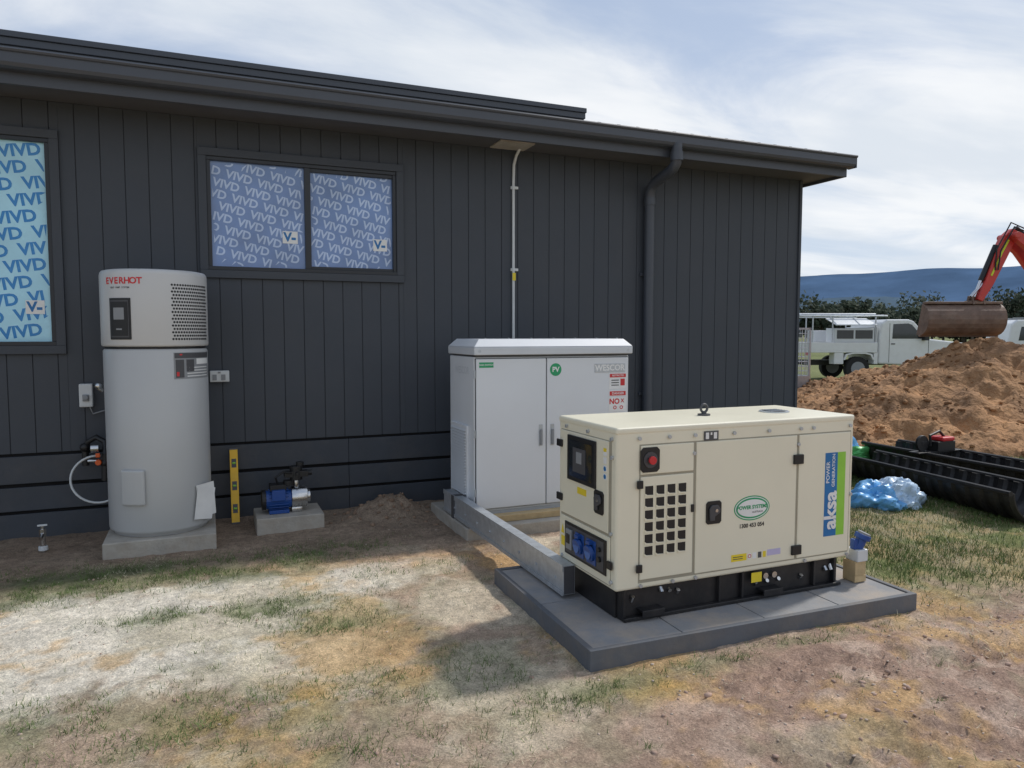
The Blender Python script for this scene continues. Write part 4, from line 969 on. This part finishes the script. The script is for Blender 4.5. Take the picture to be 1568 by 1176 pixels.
zz=math_('MAXIMUM',sep.outputs['Z'],0.0); zp=math_('ADD',zz,.14)
cx=math_('DIVIDE',sep.outputs['X'],zp); cy=math_('DIVIDE',sep.outputs['Y'],zp)
cmb=N.new('ShaderNodeCombineXYZ'); L.new(cx,cmb.inputs[0]); L.new(cy,cmb.inputs[1])
mp=N.new('ShaderNodeMapping'); mp.inputs['Rotation'].default_value=(0,0,math.radians(38)); mp.inputs['Scale'].default_value=(.55,1.35,1); mp.inputs['Location'].default_value=(.4,.9,0); L.new(cmb.outputs[0],mp.inputs[0])
n1=N.new('ShaderNodeTexNoise'); n1.inputs['Scale'].default_value=.95; n1.inputs['Detail'].default_value=9; n1.inputs['Roughness'].default_value=.58; n1.inputs['Distortion'].default_value=.6; L.new(mp.outputs[0],n1.inputs['Vector'])
hor=math_('SQRT',math_('ADD',math_('MULTIPLY',sep.outputs['X'],sep.outputs['X']),math_('MULTIPLY',sep.outputs['Y'],sep.outputs['Y'])))
el=math_('DIVIDE',sep.outputs['Z'],math_('MAXIMUM',hor,.05))
az=math_('ARCTAN2',sep.outputs['X'],sep.outputs['Y'])
line=math_('MULTIPLY_ADD',az,-.235,.445)
dl=math_('DIVIDE',math_('SUBTRACT',el,line),.085)
band=math_('EXPONENT',math_('MULTIPLY',math_('MULTIPLY',dl,dl),-1.0))
low=mrange(el,.30,.06,0,1)
up=mrange(az,.55,1.1,0,.09)
nn=math_('ADD',n1.outputs['Fac'],math_('MULTIPLY',band,.16)); nn=math_('ADD',nn,math_('MULTIPLY',low,.05)); nn=math_('ADD',nn,up)
r1=mrange(nn,.48,.74,0,1)
veil=N.new('ShaderNodeMix'); veil.data_type='RGBA'; veil.inputs[7].default_value=(4.7,5.6,7.2,1); L.new(sky.outputs[0],veil.inputs[6]); L.new(mrange(zz,0,.6,.96,.65),veil.inputs[0])
hzm=N.new('ShaderNodeMix'); hzm.data_type='RGBA'; hzm.inputs[7].default_value=(6.1,7.0,8.1,1); L.new(veil.outputs[2],hzm.inputs[6]); L.new(mrange(el,.34,.04,0,.9),hzm.inputs[0])
n3=N.new('ShaderNodeTexNoise'); n3.inputs['Scale'].default_value=1.6; n3.inputs['Detail'].default_value=6; L.new(mp.outputs[0],n3.inputs['Vector'])
cc=N.new('ShaderNodeMix'); cc.data_type='RGBA'; cc.inputs[6].default_value=(7.1,7.6,8.2,1); cc.inputs[7].default_value=(9.0,9.15,9.3,1); L.new(mrange(n3.outputs['Fac'],.36,.6,0,1),cc.inputs[0])
mx_=N.new('ShaderNodeMix'); mx_.data_type='RGBA'; L.new(math_('MULTIPLY',r1,.9),mx_.inputs[0]); L.new(hzm.outputs[2],mx_.inputs[6]); L.new(cc.outputs[2],mx_.inputs[7])
L.new(mx_.outputs[2],bg.inputs['Color'])
ld=bpy.data.lights.new('sun','SUN'); ld.energy=2.7; ld.angle=math.radians(4); ld.color=(1,.955,.89)
lo=bpy.data.objects.new('sun',ld); COL.objects.link(lo); lo.rotation_euler=sd.to_track_quat('Z','Y').to_euler(); lo.location=(20,5,25)
# ------------------------------------------------------------------ camera
cd=bpy.data.cameras.new('camera'); cd.sensor_width=36; cd.lens=1120/1568*36; cd.clip_start=.05; cd.clip_end=20000
co=bpy.data.objects.new('camera',cd); COL.objects.link(co); co.location=(0,0,1.5)
co.rotation_euler=(math.radians(90-3.88),0,math.radians(-22.8)); scene.camera=co
scene.view_settings.view_transform='Standard'; scene.view_settings.look='None'; scene.view_settings.exposure=0
